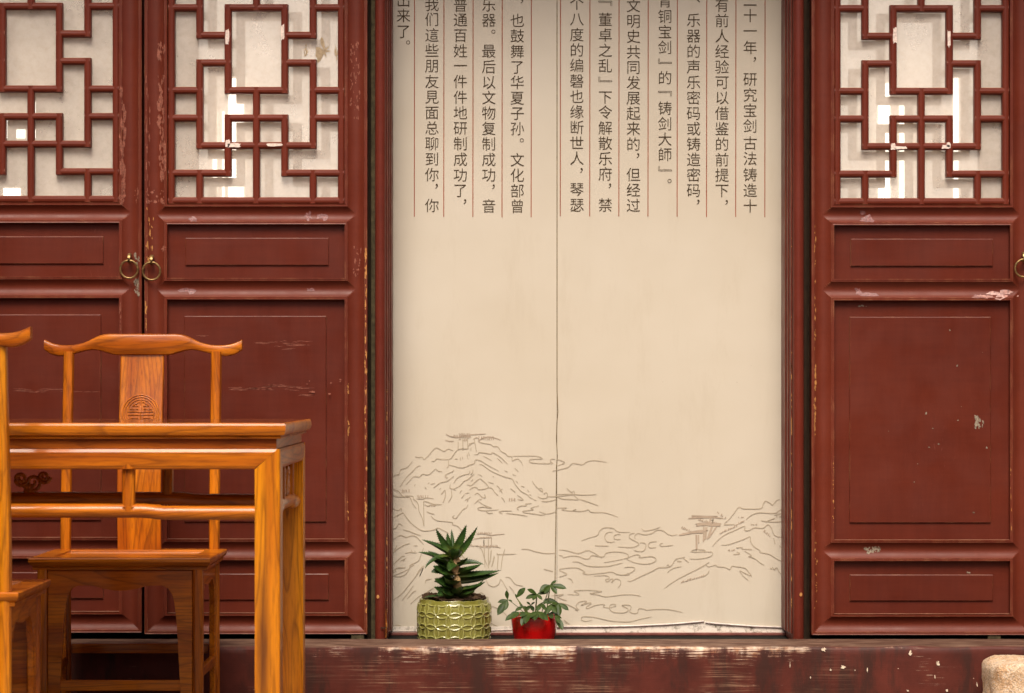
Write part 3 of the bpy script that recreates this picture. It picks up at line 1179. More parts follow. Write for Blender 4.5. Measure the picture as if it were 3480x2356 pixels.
# the sketched landscape: strokes in the pixels of two enlargements of the photo
S7 = [
    [(90, 645), (125, 615), (160, 605), (180, 560), (240, 540), (290, 480)], [(315, 435), (350, 442), (385, 440), (402, 465)], [(402, 465), (440, 430), (480, 385), (520, 350), (570, 370), (600, 382), (640, 360), (685, 378)],
    [(475, 478), (505, 478), (530, 455), (580, 462), (640, 462)], [(640, 462), (642, 520), (625, 543)], [(642, 515), (690, 525), (740, 540), (790, 540), (850, 515), (890, 500), (905, 465), (960, 478), (1010, 510), (1130, 575)],
    [(640, 465), (670, 445), (735, 365), (825, 358), (835, 330), (880, 300), (900, 300)], [(930, 290), (985, 305), (1050, 315), (1075, 335), (1120, 338), (1150, 380), (1195, 405), (1220, 430), (1255, 435), (1262, 475), (1290, 460), (1325, 462), (1350, 490), (1365, 525)],
    [(890, 415), (925, 412), (940, 395), (1000, 400), (1055, 410), (1070, 395), (1140, 435), (1190, 480), (1215, 508)], [(940, 510), (970, 515), (1040, 565), (1120, 605), (1200, 635), (1260, 652), (1290, 705), (1345, 770), (1400, 800), (1440, 835), (1495, 862)],
    [(170, 728), (230, 640), (280, 590), (340, 530), (370, 525)], [(232, 705), (290, 640), (320, 628), (360, 632), (390, 605), (450, 610), (515, 552)], [(515, 552), (545, 575), (580, 580)],
    [(695, 565), (680, 580), (615, 610), (612, 630), (630, 635), (620, 650)], [(495, 738), (520, 720), (560, 690), (620, 675), (660, 650), (695, 622)], [(690, 692), (730, 640), (790, 612), (840, 600), (850, 570)], [(690, 750), (750, 720), (790, 675), (830, 655), (893, 600)],
    [(855, 610), (875, 590), (880, 560)], [(660, 700), (655, 740), (690, 750), (712, 765)], [(668, 765), (672, 820), (640, 880)], [(610, 755), (608, 830), (585, 885)], [(570, 800), (605, 760)], [(820, 705), (860, 715), (890, 690), (935, 655), (960, 655), (1030, 732), (940, 755), (915, 735), (880, 735), (845, 755)],
    [(1030, 735), (1065, 745), (1090, 780), (1125, 815)], [(1110, 715), (1140, 745), (1165, 790)], [(1155, 830), (1175, 850), (1187, 875)], [(1135, 770), (1165, 750)], [(1245, 745), (1290, 780)], [(895, 805), (925, 790), (970, 830), (1002, 830), (990, 800)],
    [(1310, 850), (1370, 855), (1310, 810)], [(90, 740), (130, 762), (155, 770), (190, 812), (215, 825), (265, 830), (290, 885), (330, 940)], [(90, 810), (150, 825), (260, 828)], [(215, 815), (290, 818), (305, 850), (330, 870), (350, 910), (355, 965), (385, 1030), (400, 1110)],
    [(400, 870), (403, 1110)], [(400, 865), (450, 880), (500, 897), (580, 900)], [(410, 900), (440, 915), (470, 905), (500, 910), (525, 908)], [(330, 845), (390, 845), (430, 835), (500, 845)],
    [(90, 935), (155, 957), (180, 935), (187, 965)], [(105, 1028), (200, 978)], [(200, 978), (240, 1035), (300, 1100), (380, 1152), (440, 1155), (500, 1145), (540, 1128), (590, 1150), (640, 1178)], [(90, 1140), (130, 1130), (160, 1088), (195, 1105)],
    [(200, 1145), (260, 1160), (320, 1185), (370, 1200)], [(90, 1250), (150, 1210), (180, 1200), (230, 1218), (290, 1202), (330, 1215), (370, 1255), (400, 1290)], [(105, 1370), (150, 1330), (220, 1290), (270, 1278)], [(108, 1365), (140, 1298)],
    [(220, 1375), (270, 1365), (335, 1372)], [(90, 1500), (140, 1450), (190, 1405), (215, 1402)], [(400, 1320), (370, 1400), (345, 1450), (270, 1490), (250, 1530), (90, 1600)], [(90, 1560), (120, 1555), (140, 1520), (225, 1515)],
    [(430, 968), (465, 985), (505, 993)], [(470, 1008), (500, 1040), (540, 1058), (610, 1065), (680, 1075), (680, 1095), (730, 1110), (770, 1155), (800, 1200), (850, 1270), (885, 1315)], [(465, 1272), (560, 1268)], [(820, 1298), (870, 1300), (920, 1305)],
    [(830, 900), (815, 930), (780, 950), (740, 1000), (710, 1035), (680, 1022), (700, 1005)], [(930, 868), (985, 905), (1060, 935), (990, 925), (935, 930), (930, 948), (990, 960), (1130, 950)], [(1060, 955), (1010, 965), (1030, 985), (1075, 982)], [(1130, 970), (1165, 990)], [(1130, 968), (1180, 962), (1260, 962)],
    [(1200, 985), (1300, 995), (1410, 1013)], [(1260, 430), (1400, 428), (1500, 430), (1555, 455), (1480, 458), (1430, 465), (1440, 490), (1520, 500), (1650, 500), (1630, 480), (1640, 458), (1680, 462)],
    [(1690, 460), (1740, 475), (1770, 495), (1700, 523)], [(1650, 575), (1720, 560), (1800, 540), (1850, 500), (1940, 512), (1985, 485), (2060, 472), (2180, 490)], [(1455, 670), (1480, 710), (1520, 750), (1555, 775), (1548, 745), (1520, 745)],
    [(1565, 800), (1585, 785), (1600, 795), (1595, 835), (1545, 840), (1508, 822)], [(1600, 823), (1690, 822), (1850, 805)], [(1545, 868), (1610, 870), (1690, 850)], [(1690, 802), (1830, 800), (1960, 808), (2080, 802)], [(1690, 820), (1745, 845), (1830, 850), (1900, 855)],
    [(1790, 740), (1850, 800), (1910, 855)], [(1790, 742), (1835, 780), (1860, 770), (1868, 805)], [(1910, 845), (2000, 875), (2095, 910)], [(1450, 890), (1390, 893), (1400, 910), (1340, 915), (1308, 935), (1325, 955)], [(1520, 912), (1440, 935), (1465, 950), (1365, 965), (1385, 980), (1470, 990), (1540, 1002), (1585, 990), (1520, 970)],
    [(1585, 992), (1640, 985), (1685, 968)], [(1685, 935), (1790, 930), (1740, 950), (1850, 962), (1880, 945), (1855, 962), (1950, 965), (2000, 950), (2030, 975), (2150, 978), (2230, 1000), (2288, 1022)], [(1350, 1335), (1410, 1335), (1500, 1360), (1590, 1375), (1680, 1372)],
    [(1120, 1375), (1125, 1385), (1300, 1380)], [(1125, 1390), (1115, 1530)], [(1190, 1330), (1165, 1420), (1150, 1540)], [(1568, 1528), (1655, 1550)], [(940, 1315), (965, 1340), (990, 1420), (1020, 1500)], [(985, 1240), (995, 1510)], [(1028, 1240), (1030, 1520)], [(1060, 1340), (1050, 1420), (1030, 1500)],
    [(1090, 1410), (1065, 1500)], [(760, 1380), (800, 1425), (850, 1450)],
    [(735, 290), (735, 360)], [(780, 265), (782, 375)], [(825, 250), (830, 350)], [(890, 260), (912, 385)], [(740, 270), (765, 262)], [(840, 310), (880, 300)],
]
S7H = [[(615, 212), (650, 235), (720, 245), (860, 240)], [(745, 237), (860, 222), (1005, 213)], [(930, 285), (960, 262), (1010, 245), (1060, 245), (1155, 275)], [(610, 275), (650, 285), (695, 285)], [(880, 265), (920, 250), (945, 290)],
       [(910, 1185), (1000, 1185), (1050, 1200), (1110, 1192), (1187, 1187)], [(880, 1235), (960, 1225), (1055, 1222)], [(905, 1300), (980, 1310), (1060, 1305), (1148, 1320)], [(1058, 1215), (1058, 1295)], [(985, 1245), (985, 1300)]]
TICK7 = [(680, 850, 222, 262), (740, 850, 205, 240), (770, 830, 255, 290), (940, 1090, 235, 275), (335, 440, 805, 840), (185, 270, 750, 790), (925, 1060, 1165, 1200), (930, 1120, 1290, 1325), (1215, 1300, 835, 870), (950, 1050, 1210, 1230), (440, 520, 905, 922)]
SHORT7 = [(465, 705, 510, 690), (440, 700, 455, 685), (410, 728, 428, 750), (550, 755, 568, 738), (750, 795, 775, 758), (765, 840, 795, 800), (800, 795, 845, 788), (800, 860, 858, 825), (820, 870, 835, 852), (890, 895, 945, 845), (945, 855, 968, 845), (860, 675, 880, 650), (860, 380, 862, 345), (832, 460, 822, 405),
          (845, 425, 835, 390), (760, 475, 758, 440), (780, 460, 778, 435), (700, 460, 730, 458), (980, 430, 1060, 472), (1115, 450, 1165, 500), (1185, 570, 1215, 583), (1285, 545, 1325, 583), (1262, 605, 1300, 620), (925, 605, 970, 627), (1025, 682, 1080, 695), (1070, 628, 1085, 630), (1295, 668, 1315, 690), (1345, 720, 1380, 730),
          (1410, 755, 1425, 778), (1425, 805, 1445, 808), (312, 725, 320, 702), (175, 1450, 230, 1420), (205, 1448, 218, 1430), (280, 1340, 290, 1360), (300, 1300, 340, 1300), (310, 1350, 320, 1365)]
S8 = [
    [(215, 538), (290, 510), (370, 485), (395, 440), (440, 412), (520, 415), (580, 452), (690, 455)], [(520, 452), (465, 460), (443, 500), (460, 540), (500, 552), (540, 545)], [(600, 475), (550, 478), (533, 500), (545, 522), (600, 525)], [(735, 462), (690, 475), (685, 510), (740, 540), (775, 570), (720, 600), (640, 600), (570, 595)],
    [(740, 520), (735, 490), (770, 465), (830, 478), (900, 465), (950, 435), (1010, 438), (1060, 475), (1110, 485), (1150, 472)], [(798, 418), (830, 440), (880, 435), (940, 420), (985, 402)], [(785, 555), (830, 560), (845, 590), (820, 635), (770, 640), (722, 628)], [(950, 545), (890, 550), (865, 580), (885, 605), (945, 602)],
    [(1010, 560), (980, 570), (1000, 590), (1110, 580)], [(350, 585), (480, 588)], [(0, 625), (60, 630), (170, 658), (210, 655), (270, 632), (320, 645), (420, 705)], [(0, 680), (30, 682), (45, 700), (110, 685), (190, 690), (250, 712), (290, 710), (320, 680), (400, 692), (440, 685), (460, 655), (550, 645), (640, 655), (675, 690), (620, 715), (520, 735), (438, 748)],
    [(650, 712), (710, 685), (760, 672), (790, 685), (780, 702), (890, 690), (940, 710), (930, 740), (870, 762), (790, 760), (720, 745), (655, 715)], [(130, 742), (190, 745), (270, 780), (350, 788), (470, 785), (540, 770), (620, 752)], [(0, 820), (30, 808), (170, 800), (250, 840), (230, 850), (280, 865), (345, 858)], [(345, 858), (430, 850), (510, 840), (560, 862), (620, 870), (690, 868)],
    [(630, 800), (670, 792), (725, 795), (735, 815), (700, 845), (640, 865), (600, 868)], [(0, 890), (60, 870), (70, 855), (0, 825)], [(340, 880), (440, 875), (480, 885), (485, 905), (450, 915), (470, 935), (510, 908), (525, 912), (510, 945), (545, 910), (590, 920), (598, 960), (570, 998)], [(85, 900), (120, 915), (135, 950)],
    [(80, 1058), (180, 1062), (190, 1050), (145, 1025), (230, 1018), (330, 1020), (415, 1030), (300, 1050), (380, 1062), (440, 1080), (520, 1075), (620, 1062), (720, 1062), (795, 1075)], [(0, 1140), (60, 1150), (130, 1180), (185, 1215), (150, 1210)], [(195, 1210), (165, 1175), (185, 1140), (225, 1125), (270, 1128), (210, 1165), (290, 1140), (310, 1148), (265, 1180), (280, 1195), (350, 1165), (440, 1155), (430, 1180), (490, 1190)],
    [(490, 1190), (550, 1170), (540, 1155), (500, 1160), (490, 1200), (530, 1230), (620, 1238), (665, 1220), (665, 1195), (610, 1165), (680, 1162), (700, 1185), (685, 1220), (710, 1240), (760, 1240), (770, 1205), (790, 1195), (840, 1205), (835, 1212)], [(835, 1212), (950, 1203), (1060, 1205), (1200, 1232)],
    [(320, 1308), (250, 1320), (218, 1300), (230, 1275), (330, 1278), (420, 1298), (520, 1318), (640, 1325), (700, 1322), (790, 1298), (900, 1275)], [(665, 925), (700, 928), (790, 885), (910, 830), (965, 800), (1050, 795), (1095, 775), (1130, 720), (1180, 705), (1225, 695)], [(1045, 780), (1060, 770), (1070, 785)],
    [(1050, 850), (1090, 815), (1140, 795), (1190, 788)], [(1025, 998), (1120, 930), (1230, 870), (1350, 810), (1420, 770), (1460, 745)], [(1420, 765), (1455, 790), (1520, 772), (1540, 788), (1610, 795), (1660, 815), (1680, 785), (1740, 790), (1810, 805), (1840, 840), (1870, 880), (1800, 850), (1755, 828), (1790, 880), (1840, 922)],
    [(1490, 592), (1540, 535), (1610, 480), (1700, 440), (1800, 395), (1803, 435), (1850, 435), (1900, 410), (1980, 415), (2030, 380), (2065, 420), (2090, 480), (2130, 498), (2200, 508)], [(1575, 580), (1640, 575), (1720, 550), (1800, 520), (1855, 498), (1860, 540), (1890, 590), (1950, 630), (1955, 650), (2040, 668), (2110, 710), (2170, 742)],
    [(1605, 370), (1650, 330), (1700, 270), (1745, 212), (1790, 225), (1900, 228), (1968, 220), (1985, 175), (2010, 152), (2060, 180), (2075, 190), (2110, 150), (2145, 135)], [(1815, 335), (1860, 295), (1940, 265), (2090, 270), (2140, 245), (2200, 210)], [(2090, 290), (2150, 275), (2200, 265)], [(2020, 345), (2080, 325), (2100, 315)], [(1960, 340), (2010, 350), (2100, 355), (2200, 345)],
    [(1800, 635), (1870, 680), (1840, 690), (1900, 710), (1960, 755), (1995, 775)], [(1720, 605), (1785, 603)], [(1775, 618), (1875, 622)], [(1690, 672), (1755, 662), (1725, 645)], [(2050, 795), (2060, 815), (2075, 795), (2090, 820), (2115, 800), (2140, 845), (2170, 870), (2200, 905)], [(2140, 585), (2200, 640)], [(2165, 635), (2200, 655)], [(2085, 510), (2098, 570)],
    [(1265, 712), (1350, 715), (1440, 700), (1490, 675), (1485, 648), (1440, 645), (1275, 645)], [(1290, 632), (1330, 622), (1400, 625), (1420, 635), (1380, 645), (1300, 645), (1290, 632)], [(1600, 382), (1700, 378)], [(1145, 735), (1190, 738)], [(1200, 700), (1260, 748)], [(1460, 825), (1440, 860), (1395, 888)],
]
S8H = [[(1255, 320), (1330, 310), (1290, 295), (1440, 300), (1540, 298)], [(1255, 322), (1480, 310), (1600, 322)], [(1290, 290), (1310, 310), (1450, 305)], [(1325, 375), (1400, 365), (1575, 370)], [(1330, 395), (1400, 385), (1570, 395)], [(1340, 380), (1570, 378)], [(1345, 372), (1565, 385)], [(1165, 485), (1250, 470), (1450, 435)],
       [(1180, 475), (1350, 440), (1430, 442)], [(1165, 480), (1300, 462), (1410, 460)], [(1200, 468), (1390, 448)], [(1330, 480), (1333, 628)], [(1338, 480), (1340, 620)], [(1355, 480), (1357, 560)], [(1405, 400), (1402, 545)], [(1420, 405), (1415, 530)], [(1436, 405), (1425, 520)], [(1480, 400), (1440, 520)], [(1530, 400), (1450, 515)], [(1490, 400), (1455, 500)],
       [(1470, 315), (1465, 365)], [(1500, 320), (1490, 365)]]
TICK8 = [(1535, 1610, 265, 325), (1345, 1560, 340, 385), (1180, 1330, 415, 470), (1450, 1510, 320, 365), (1560, 1720, 470, 400), (1700, 1800, 395, 350), (1175, 1400, 950, 885), (1640, 1710, 620, 640), (1860, 1920, 370, 392), (1980, 2050, 445, 500), (2100, 2195, 295, 312), (1735, 1800, 305, 315)]


def sketch_mb(strokes, off, width, ticks=(), shorts=(), seed=0, curve=True):
    m = MB()
    k = 800 / 2288
    rr = random.Random(seed)

    def cv(p):
        return (X(off[0] + p[0] * k, DB), Z(off[1] + p[1] * k, DB))
    i = 0
    for st in strokes:
        P = [cv(p) for p in st]
        if curve and len(P) > 2:
            P = catmull(P, 4)
        m.ribbon(P, width, YTXT - 0.00002 * (i % 9))
        i += 1
    for (a, b, c, d) in ticks:
        n = int(abs(b - a) / 11)
        for j in range(n):
            t = (j + rr.random()) / n
            x = a + (b - a) * t
            if abs(d - c) < 45 and (b - a) < 300:
                y0, y1 = c, d
                m.ribbon([cv((x + rr.uniform(-6, 6), y0 + rr.uniform(0, 8))), cv((x + rr.uniform(-6, 6), y1 - rr.uniform(0, 14)))], width * .8, YTXT - 0.00002 * (j % 9))
            else:
                y = c + (d - c) * t
                m.ribbon([cv((x, y)), cv((x + rr.uniform(2, 14), y - rr.uniform(8, 22)))], width * .7, YTXT - 0.00002 * (j % 9))
    for (a, b, c, d) in shorts:
        m.ribbon([cv((a, b)), cv(((a + c) / 2 + rr.uniform(-4, 4), (b + d) / 2 + rr.uniform(-4, 4))), cv((c, d))], width, YTXT)
    return m


rel(board, sketch_mb(S7, (1300, 1400), 0.0027, (), SHORT7, 1)).build('landscape_print', SKETCH, board)
rel(board, sketch_mb(S7H, (1300, 1400), 0.0027, TICK7, (), 2)).build('landscape_print', SKETCH2, board)
rel(board, sketch_mb(S8, (1900, 1650), 0.0027, (), (), 3)).build('landscape_print', SKETCH, board)
rel(board, sketch_mb(S8H, (1900, 1650), 0.0040, TICK8, (), 4)).build('landscape_print', SKETCH2, board)
# far left slope lines behind the aloe, seen in a third enlargement (2002 px for 700)
k6 = 700 / 2002
m = MB()
S6 = [[(90, 980), (180, 915), (260, 820), (330, 730), (400, 640)], [(190, 975), (250, 900), (300, 830)], [(270, 1010), (350, 940), (430, 895), (500, 850)], [(240, 960), (290, 900), (325, 880)], [(90, 735), (170, 742), (230, 715), (270, 650), (310, 630)], [(90, 705), (140, 660), (200, 655)], [(320, 750), (350, 690), (400, 640), (360, 740), (395, 660)],
      [(90, 1218), (150, 1215), (200, 1235), (260, 1265)], [(1050, 1190), (1100, 1220), (1180, 1250), (1260, 1275)], [(1005, 770), (1030, 820), (1080, 840), (1130, 815), (1150, 770), (1200, 850), (1220, 880)], [(1195, 750), (1240, 755), (1290, 815), (1370, 835)], [(1230, 835), (1270, 880), (1280, 910)],
      [(900, 930), (960, 900), (1000, 935), (1035, 945)], [(1050, 1025), (1110, 1050), (1180, 1095), (1215, 1135)], [(415, 810), (425, 775), (480, 765)], [(1690, 935), (1740, 960), (1790, 975)], [(1640, 930), (1760, 915), (1690, 945)], [(1030, 480), (1030, 640)], [(1055, 490), (1045, 600)], [(1085, 540), (1060, 650)], [(1765, 1165), (1815, 1205)], [(1770, 1170), (1790, 1200)]]
for i, st in enumerate(S6):
    m.ribbon(catmull([(X(1300 + p[0] * k6, DB), Z(1700 + p[1] * k6, DB)) for p in st], 4), 0.0026, YTXT - 0.00002 * (i % 7))
rel(board, m).build('landscape_print', SKETCH, board)

# the peeling lower edge: a curled white lip over a dirty white strip
m = MB()
m.box(X(1300, DB), X(2720, DB), DB - 0.0022, DB + 0.011, Z(2150, DB), Z(2129, DB))
top = [(1893, 2130), (2050, 2129), (2150, 2127), (2260, 2122), (2330, 2117), (2392, 2111), (2396, 2115), (2460, 2121), (2560, 2128), (2720, 2134)]
A = [m.v(X(a, DB), DB - 0.0030, Z(b, DB)) for a, b in top]
B = [m.v(X(a, DB), DB - 0.0030, Z(2149.5, DB)) for a, b in top]
for i in range(len(top) - 1):
    m.face([A[i], A[i + 1], B[i + 1], B[i]])
rel(board, m).build('dirty_strip', STRIP, board)
m = MB()
for seg in (top[:6], top[6:]):
    m.tube([(X(a, DB), DB - 0.006, Z(b, DB)) for a, b in seg], 0.0030, 8)
m.tube([(X(1890, DB), DB - 0.004, Z(2136, DB)), (X(1650, DB), DB - 0.004, Z(2143, DB)), (X(1330, DB), DB - 0.003, Z(2146, DB))], 0.0016, 6)
rel(board, m).build('curled_edge', plain('vinyl_edge', (0.62, 0.55, 0.50), 0.5, 0.3, 0.2, 60), board, True)

m = MB()
m.box(X(1262, DB), X(2760, DB), DB - 0.018, DB + 0.016, 0.1655, Z(2151.5, DB - 0.018), 0.002)
tag(m.build('base_rail', plain('dark_rail_paint', (0.17, 0.055, 0.042), 0.6, 0.3)), 'dark brown base rail running under the cream board behind the pots', 'rail')

# blocks under the leaves' pivots
for px in (1215, 3380):
    m = MB()
    m.box(X(px - 22, DL), X(px + 22, DL), DL + 0.004, DL + 0.07, 0.1655, Z(2159, DL), 0.002)
    tag(m.build('pivot_block', OLIVE), 'small worn grey wooden block under the red door leaf %s' % ('beside the split door post' if px < 2000 else 'behind the granite block'), 'block', 'pivot blocks under the doors')

# ------------------------------------------------------------------ threshold
m = MB()
NX = 300
x0, x1 = -4.0, 4.0
sec0 = [(DT1, 0.0), (DT1, ZT), (DT0 + 0.035, ZT), (DT0 + 0.02, ZT - 0.0008), (DT0 + 0.010, ZT - 0.003), (DT0 + 0.004, ZT - 0.0075), (DT0 + 0.001, ZT - 0.014), (DT0, ZT - 0.03),
        (DT0, 0.11), (DT0, 0.06), (DT0 + 0.002, 0.0)]
rings = []
for i in range(NX + 1):
    x = x0 + (x1 - x0) * i / NX
    rg = []
    for j, (y, z) in enumerate(sec0):
        q = noise.noise(Vector((x * 6, j * .7, 3))) * 0.0022 if 2 <= j <= 7 else 0
        q2 = noise.noise(Vector((x * 17, j * 2.0, 9))) * 0.0012 if 3 <= j <= 7 else 0
        rg.append((x, y - q - q2, z + (q - abs(q2) if j >= 2 else 0)))
    rings.append(rg)
m.loft(rings)
th = tag(m.build('threshold', THRESH, None, True, 40), 'long dark red door threshold with its white worn front edge, under the doors', 'threshold')


def chips_th(m):
    rr = random.Random(9)
    for (zx, zy, w_, h_) in ((270, 1300, 34, 32), (815, 1322, 30, 34), (985, 1388, 26, 36), (395, 1408, 34, 26), (318, 1428, 16, 16), (546, 1430, 9, 36), (800, 1557, 18, 14), (1045, 1557, 16, 22), (192, 1475, 8, 18), (968, 1468, 8, 34), (1232, 1520, 8, 34), (64, 1395, 6, 38),
                              (470, 1430, 8, 8), (1210, 1480, 6, 8), (740, 1420, 8, 6)):
        cx, cy = 2650 + zx * .5443, 1500 + zy * .5443
        n = 22
        D = DT0 - 0.0032
        ph = rr.random() * 9
        ce = m.v(X(cx, D), D, Z(cy, D))
        vs = []
        for i in range(n):
            a = 2 * math.pi * i / n
            r = 0.85 + 1.1 * noise.noise(Vector((math.cos(a) * 2.2 + ph, math.sin(a) * 2.2, ph)))
            vs.append(m.v(X(cx + math.cos(a) * w_ * .23 * r, D), D, Z(cy + math.sin(a) * h_ * .23 * r, D)))
        for i in range(n):
            m.face([ce, vs[i], vs[(i + 1) % n]])


m = MB()
chips_th(m)
m.build('paint_chip', plain('exposed_primer', (0.70, 0.56, 0.42), 0.8, 0.2, 0.3, 120), th)

# granite block in front of the threshold
m = MB()
bm2 = bmesh.new()
bmesh.ops.create_cube(bm2, size=1)
bmesh.ops.subdivide_edges(bm2, edges=bm2.edges[:], cuts=24, use_grid_fill=True)
sx, sy, sz = 0.60, 0.24, 0.190
for v in bm2.verts:
    c = v.co
    e = 7.0
    L = (abs(c.x * 2) ** e + abs(c.y * 2) ** e + abs(c.z * 2) ** e) ** (1 / e)
    c = c / max(L, 1e-6) * max(abs(c.x), abs(c.y), abs(c.z)) * 2
    p = Vector((c.x * sx, c.y * sy, c.z * sz))
    d = noise.noise(p * 9) * 0.010 + noise.noise(p * 28 + Vector((5, 5, 5))) * 0.0045 + noise.noise(p * 70) * 0.002
    v.co = p + c.normalized() * d
me = bpy.data.meshes.new('stone_block')
bm2.to_mesh(me)
bm2.free()
for p in me.polygons:
    p.use_smooth = True
me.materials.append(GRANITE)
st = bpy.data.objects.new('stone_block', me)
COL.objects.link(st)
st.location = (X(3345, 7.0) + 0.330, 7.1, 0.066)
st.rotation_euler = (0, R(1.2), 0)
tag(st, 'rough beige granite block in front of the dark red threshold', 'stone')

# ------------------------------------------------------------------ pots and plants
def lathe(mb, prof_, cx, cy, n=48, fn=None):
    rings = []
    for r, z in prof_:
        rings.append([(cx + (r + (fn(a, z, r) if fn else 0)) * math.sin(a), cy - (r + (fn(a, z, r) if fn else 0)) * math.cos(a), z) for a in [2 * math.pi * i / n for i in range(n)]])
    mb.loft(rings)


DPOT = 7.605
PZ = 0.1655
# green pot with a relief of interlocking rings
pcx = X(1541, DPOT - 0.1)
P1 = (pcx, DPOT, PZ)
aloe = empty('potted_aloe', P1, 'spiky dark green aloe in a yellow green glazed pot with a ring pattern', 'potted plant')
RB = 0.1225
hgt = Z(2043, DPOT - 0.1) - PZ
NA, NZ = 432, 110
cells = 18
cw = 2 * math.pi / cells
ch = 0.0395


def vesica(a, z):
    """0..1 relief of the petal outlines"""
    u = a / cw
    v = (z - PZ - 0.012) / ch
    best = 9
    for iu in (math.floor(u), math.floor(u) + 1, math.floor(u) - 1):
        for iv in (math.floor(v), math.floor(v) + 1, math.floor(v) - 1):
            d = abs(math.hypot(u - iu - .5, v - iv - .5) - 0.7071)
            best = min(best, d)
    return math.exp(-(best / 0.050) ** 2)


bm = bmesh.new()
lay = bm.verts.layers.float.new('relief')
rows = []
for j in range(NZ + 1):
    t = j / NZ
    z = PZ + hgt * t
    r = RB * (1.0 + 0.018 * math.sin(math.pi * min(1, t * 1.02)) - 0.045 * max(0, t - 0.75) / 0.25 * (t > 0.75) - 0.02 * (1 - t))
    row = []
    for i in range(NA):
        a = 2 * math.pi * i / NA
        f = vesica(a + cw * .38, z)
        fade = min(1, t / 0.05) * min(1, max(0, (0.93 - t) / 0.05))
        f *= fade
        wob = 0.0014 * noise.noise(Vector((math.sin(a) * 3, math.cos(a) * 3, t * 3)))
        rr_ = r + 0.0033 * f + wob
        zz = z + (0.004 * noise.noise(Vector((math.sin(a) * 4, math.cos(a) * 4, 7))) * t)
        vv = bm.verts.new((rr_ * math.sin(a), -rr_ * math.cos(a), zz - PZ))
        vv[lay] = f
        row.append(vv)
    rows.append(row)
for rr_, zz in ((RB * 0.93, hgt + 0.001), (RB * 0.90, hgt - 0.006), (RB * 0.89, hgt - 0.03)):
    row = []
    for i in range(NA):
        a = 2 * math.pi * i / NA
        vv = bm.verts.new((rr_ * math.sin(a), -rr_ * math.cos(a), zz + 0.004 * noise.noise(Vector((math.sin(a) * 4, math.cos(a) * 4, 7)))))
        row.append(vv)
    rows.append(row)
for A, B in zip(rows[:-1], rows[1:]):
    for i in range(NA):
        bm.faces.new([A[i], A[(i + 1) % NA], B[(i + 1) % NA], B[i]])
bm.faces.new(rows[0][::-1])
me = bpy.data.meshes.new('pot')
bm.to_mesh(me)
bm.free()
for p in me.polygons:
    p.use_smooth = True
me.materials.append(GLAZE)
po = bpy.data.objects.new('pot', me)
COL.objects.link(po)
po.parent = aloe


def soil(root, cx, cy, r, z, seed, lump=0.008):
    m = MB()
    n = 36
    rows = []
    for j in range(10):
        q = r * (1 - j / 10)
        rows.append([(cx + q * math.sin(2 * math.pi * i / n), cy + q * math.cos(2 * math.pi * i / n),
                      z + lump * noise.noise(Vector((q * 70 * math.sin(2 * math.pi * i / n), q * 70 * math.cos(2 * math.pi * i / n), seed))) + 0.5 * lump * noise.noise(Vector((q * 190 * math.sin(2 * math.pi * i / n), q * 190 * math.cos(2 * math.pi * i / n), seed))) + 0.006 * (j / 10)) for i in range(n)])
    m.loft(rows)
    return rel(root, m).build('soil', SOIL, root)


soil(aloe, pcx, DPOT, RB * 0.895, PZ + hgt + 0.006, 4, 0.018)


def A6(zx, zy, dd=0.0):
    D = 7.575 + dd
    return Vector((X(1300 + zx * k6, D), D, Z(1700 + zy * k6, D)))


m = MB()
m.tube([A6(690, 1010), A6(705, 930), A6(730, 840, -.03), A6(722, 760, -.035), A6(705, 690, -.035), A6(722, 600, -.03), A6(700, 510)], [0.014, 0.013, 0.015, 0.012, 0.012, 0.013, 0.010], 12)
for zy in (950, 880, 820, 770, 715, 660, 620):
    m.tube([A6(685, zy + 6, -.034), A6(718, zy, -.048), A6(750, zy - 6, -.034)], [0.002, 0.0035, 0.002], 6)
rel(aloe, m).build('stem', ALOESTEM, aloe, True)


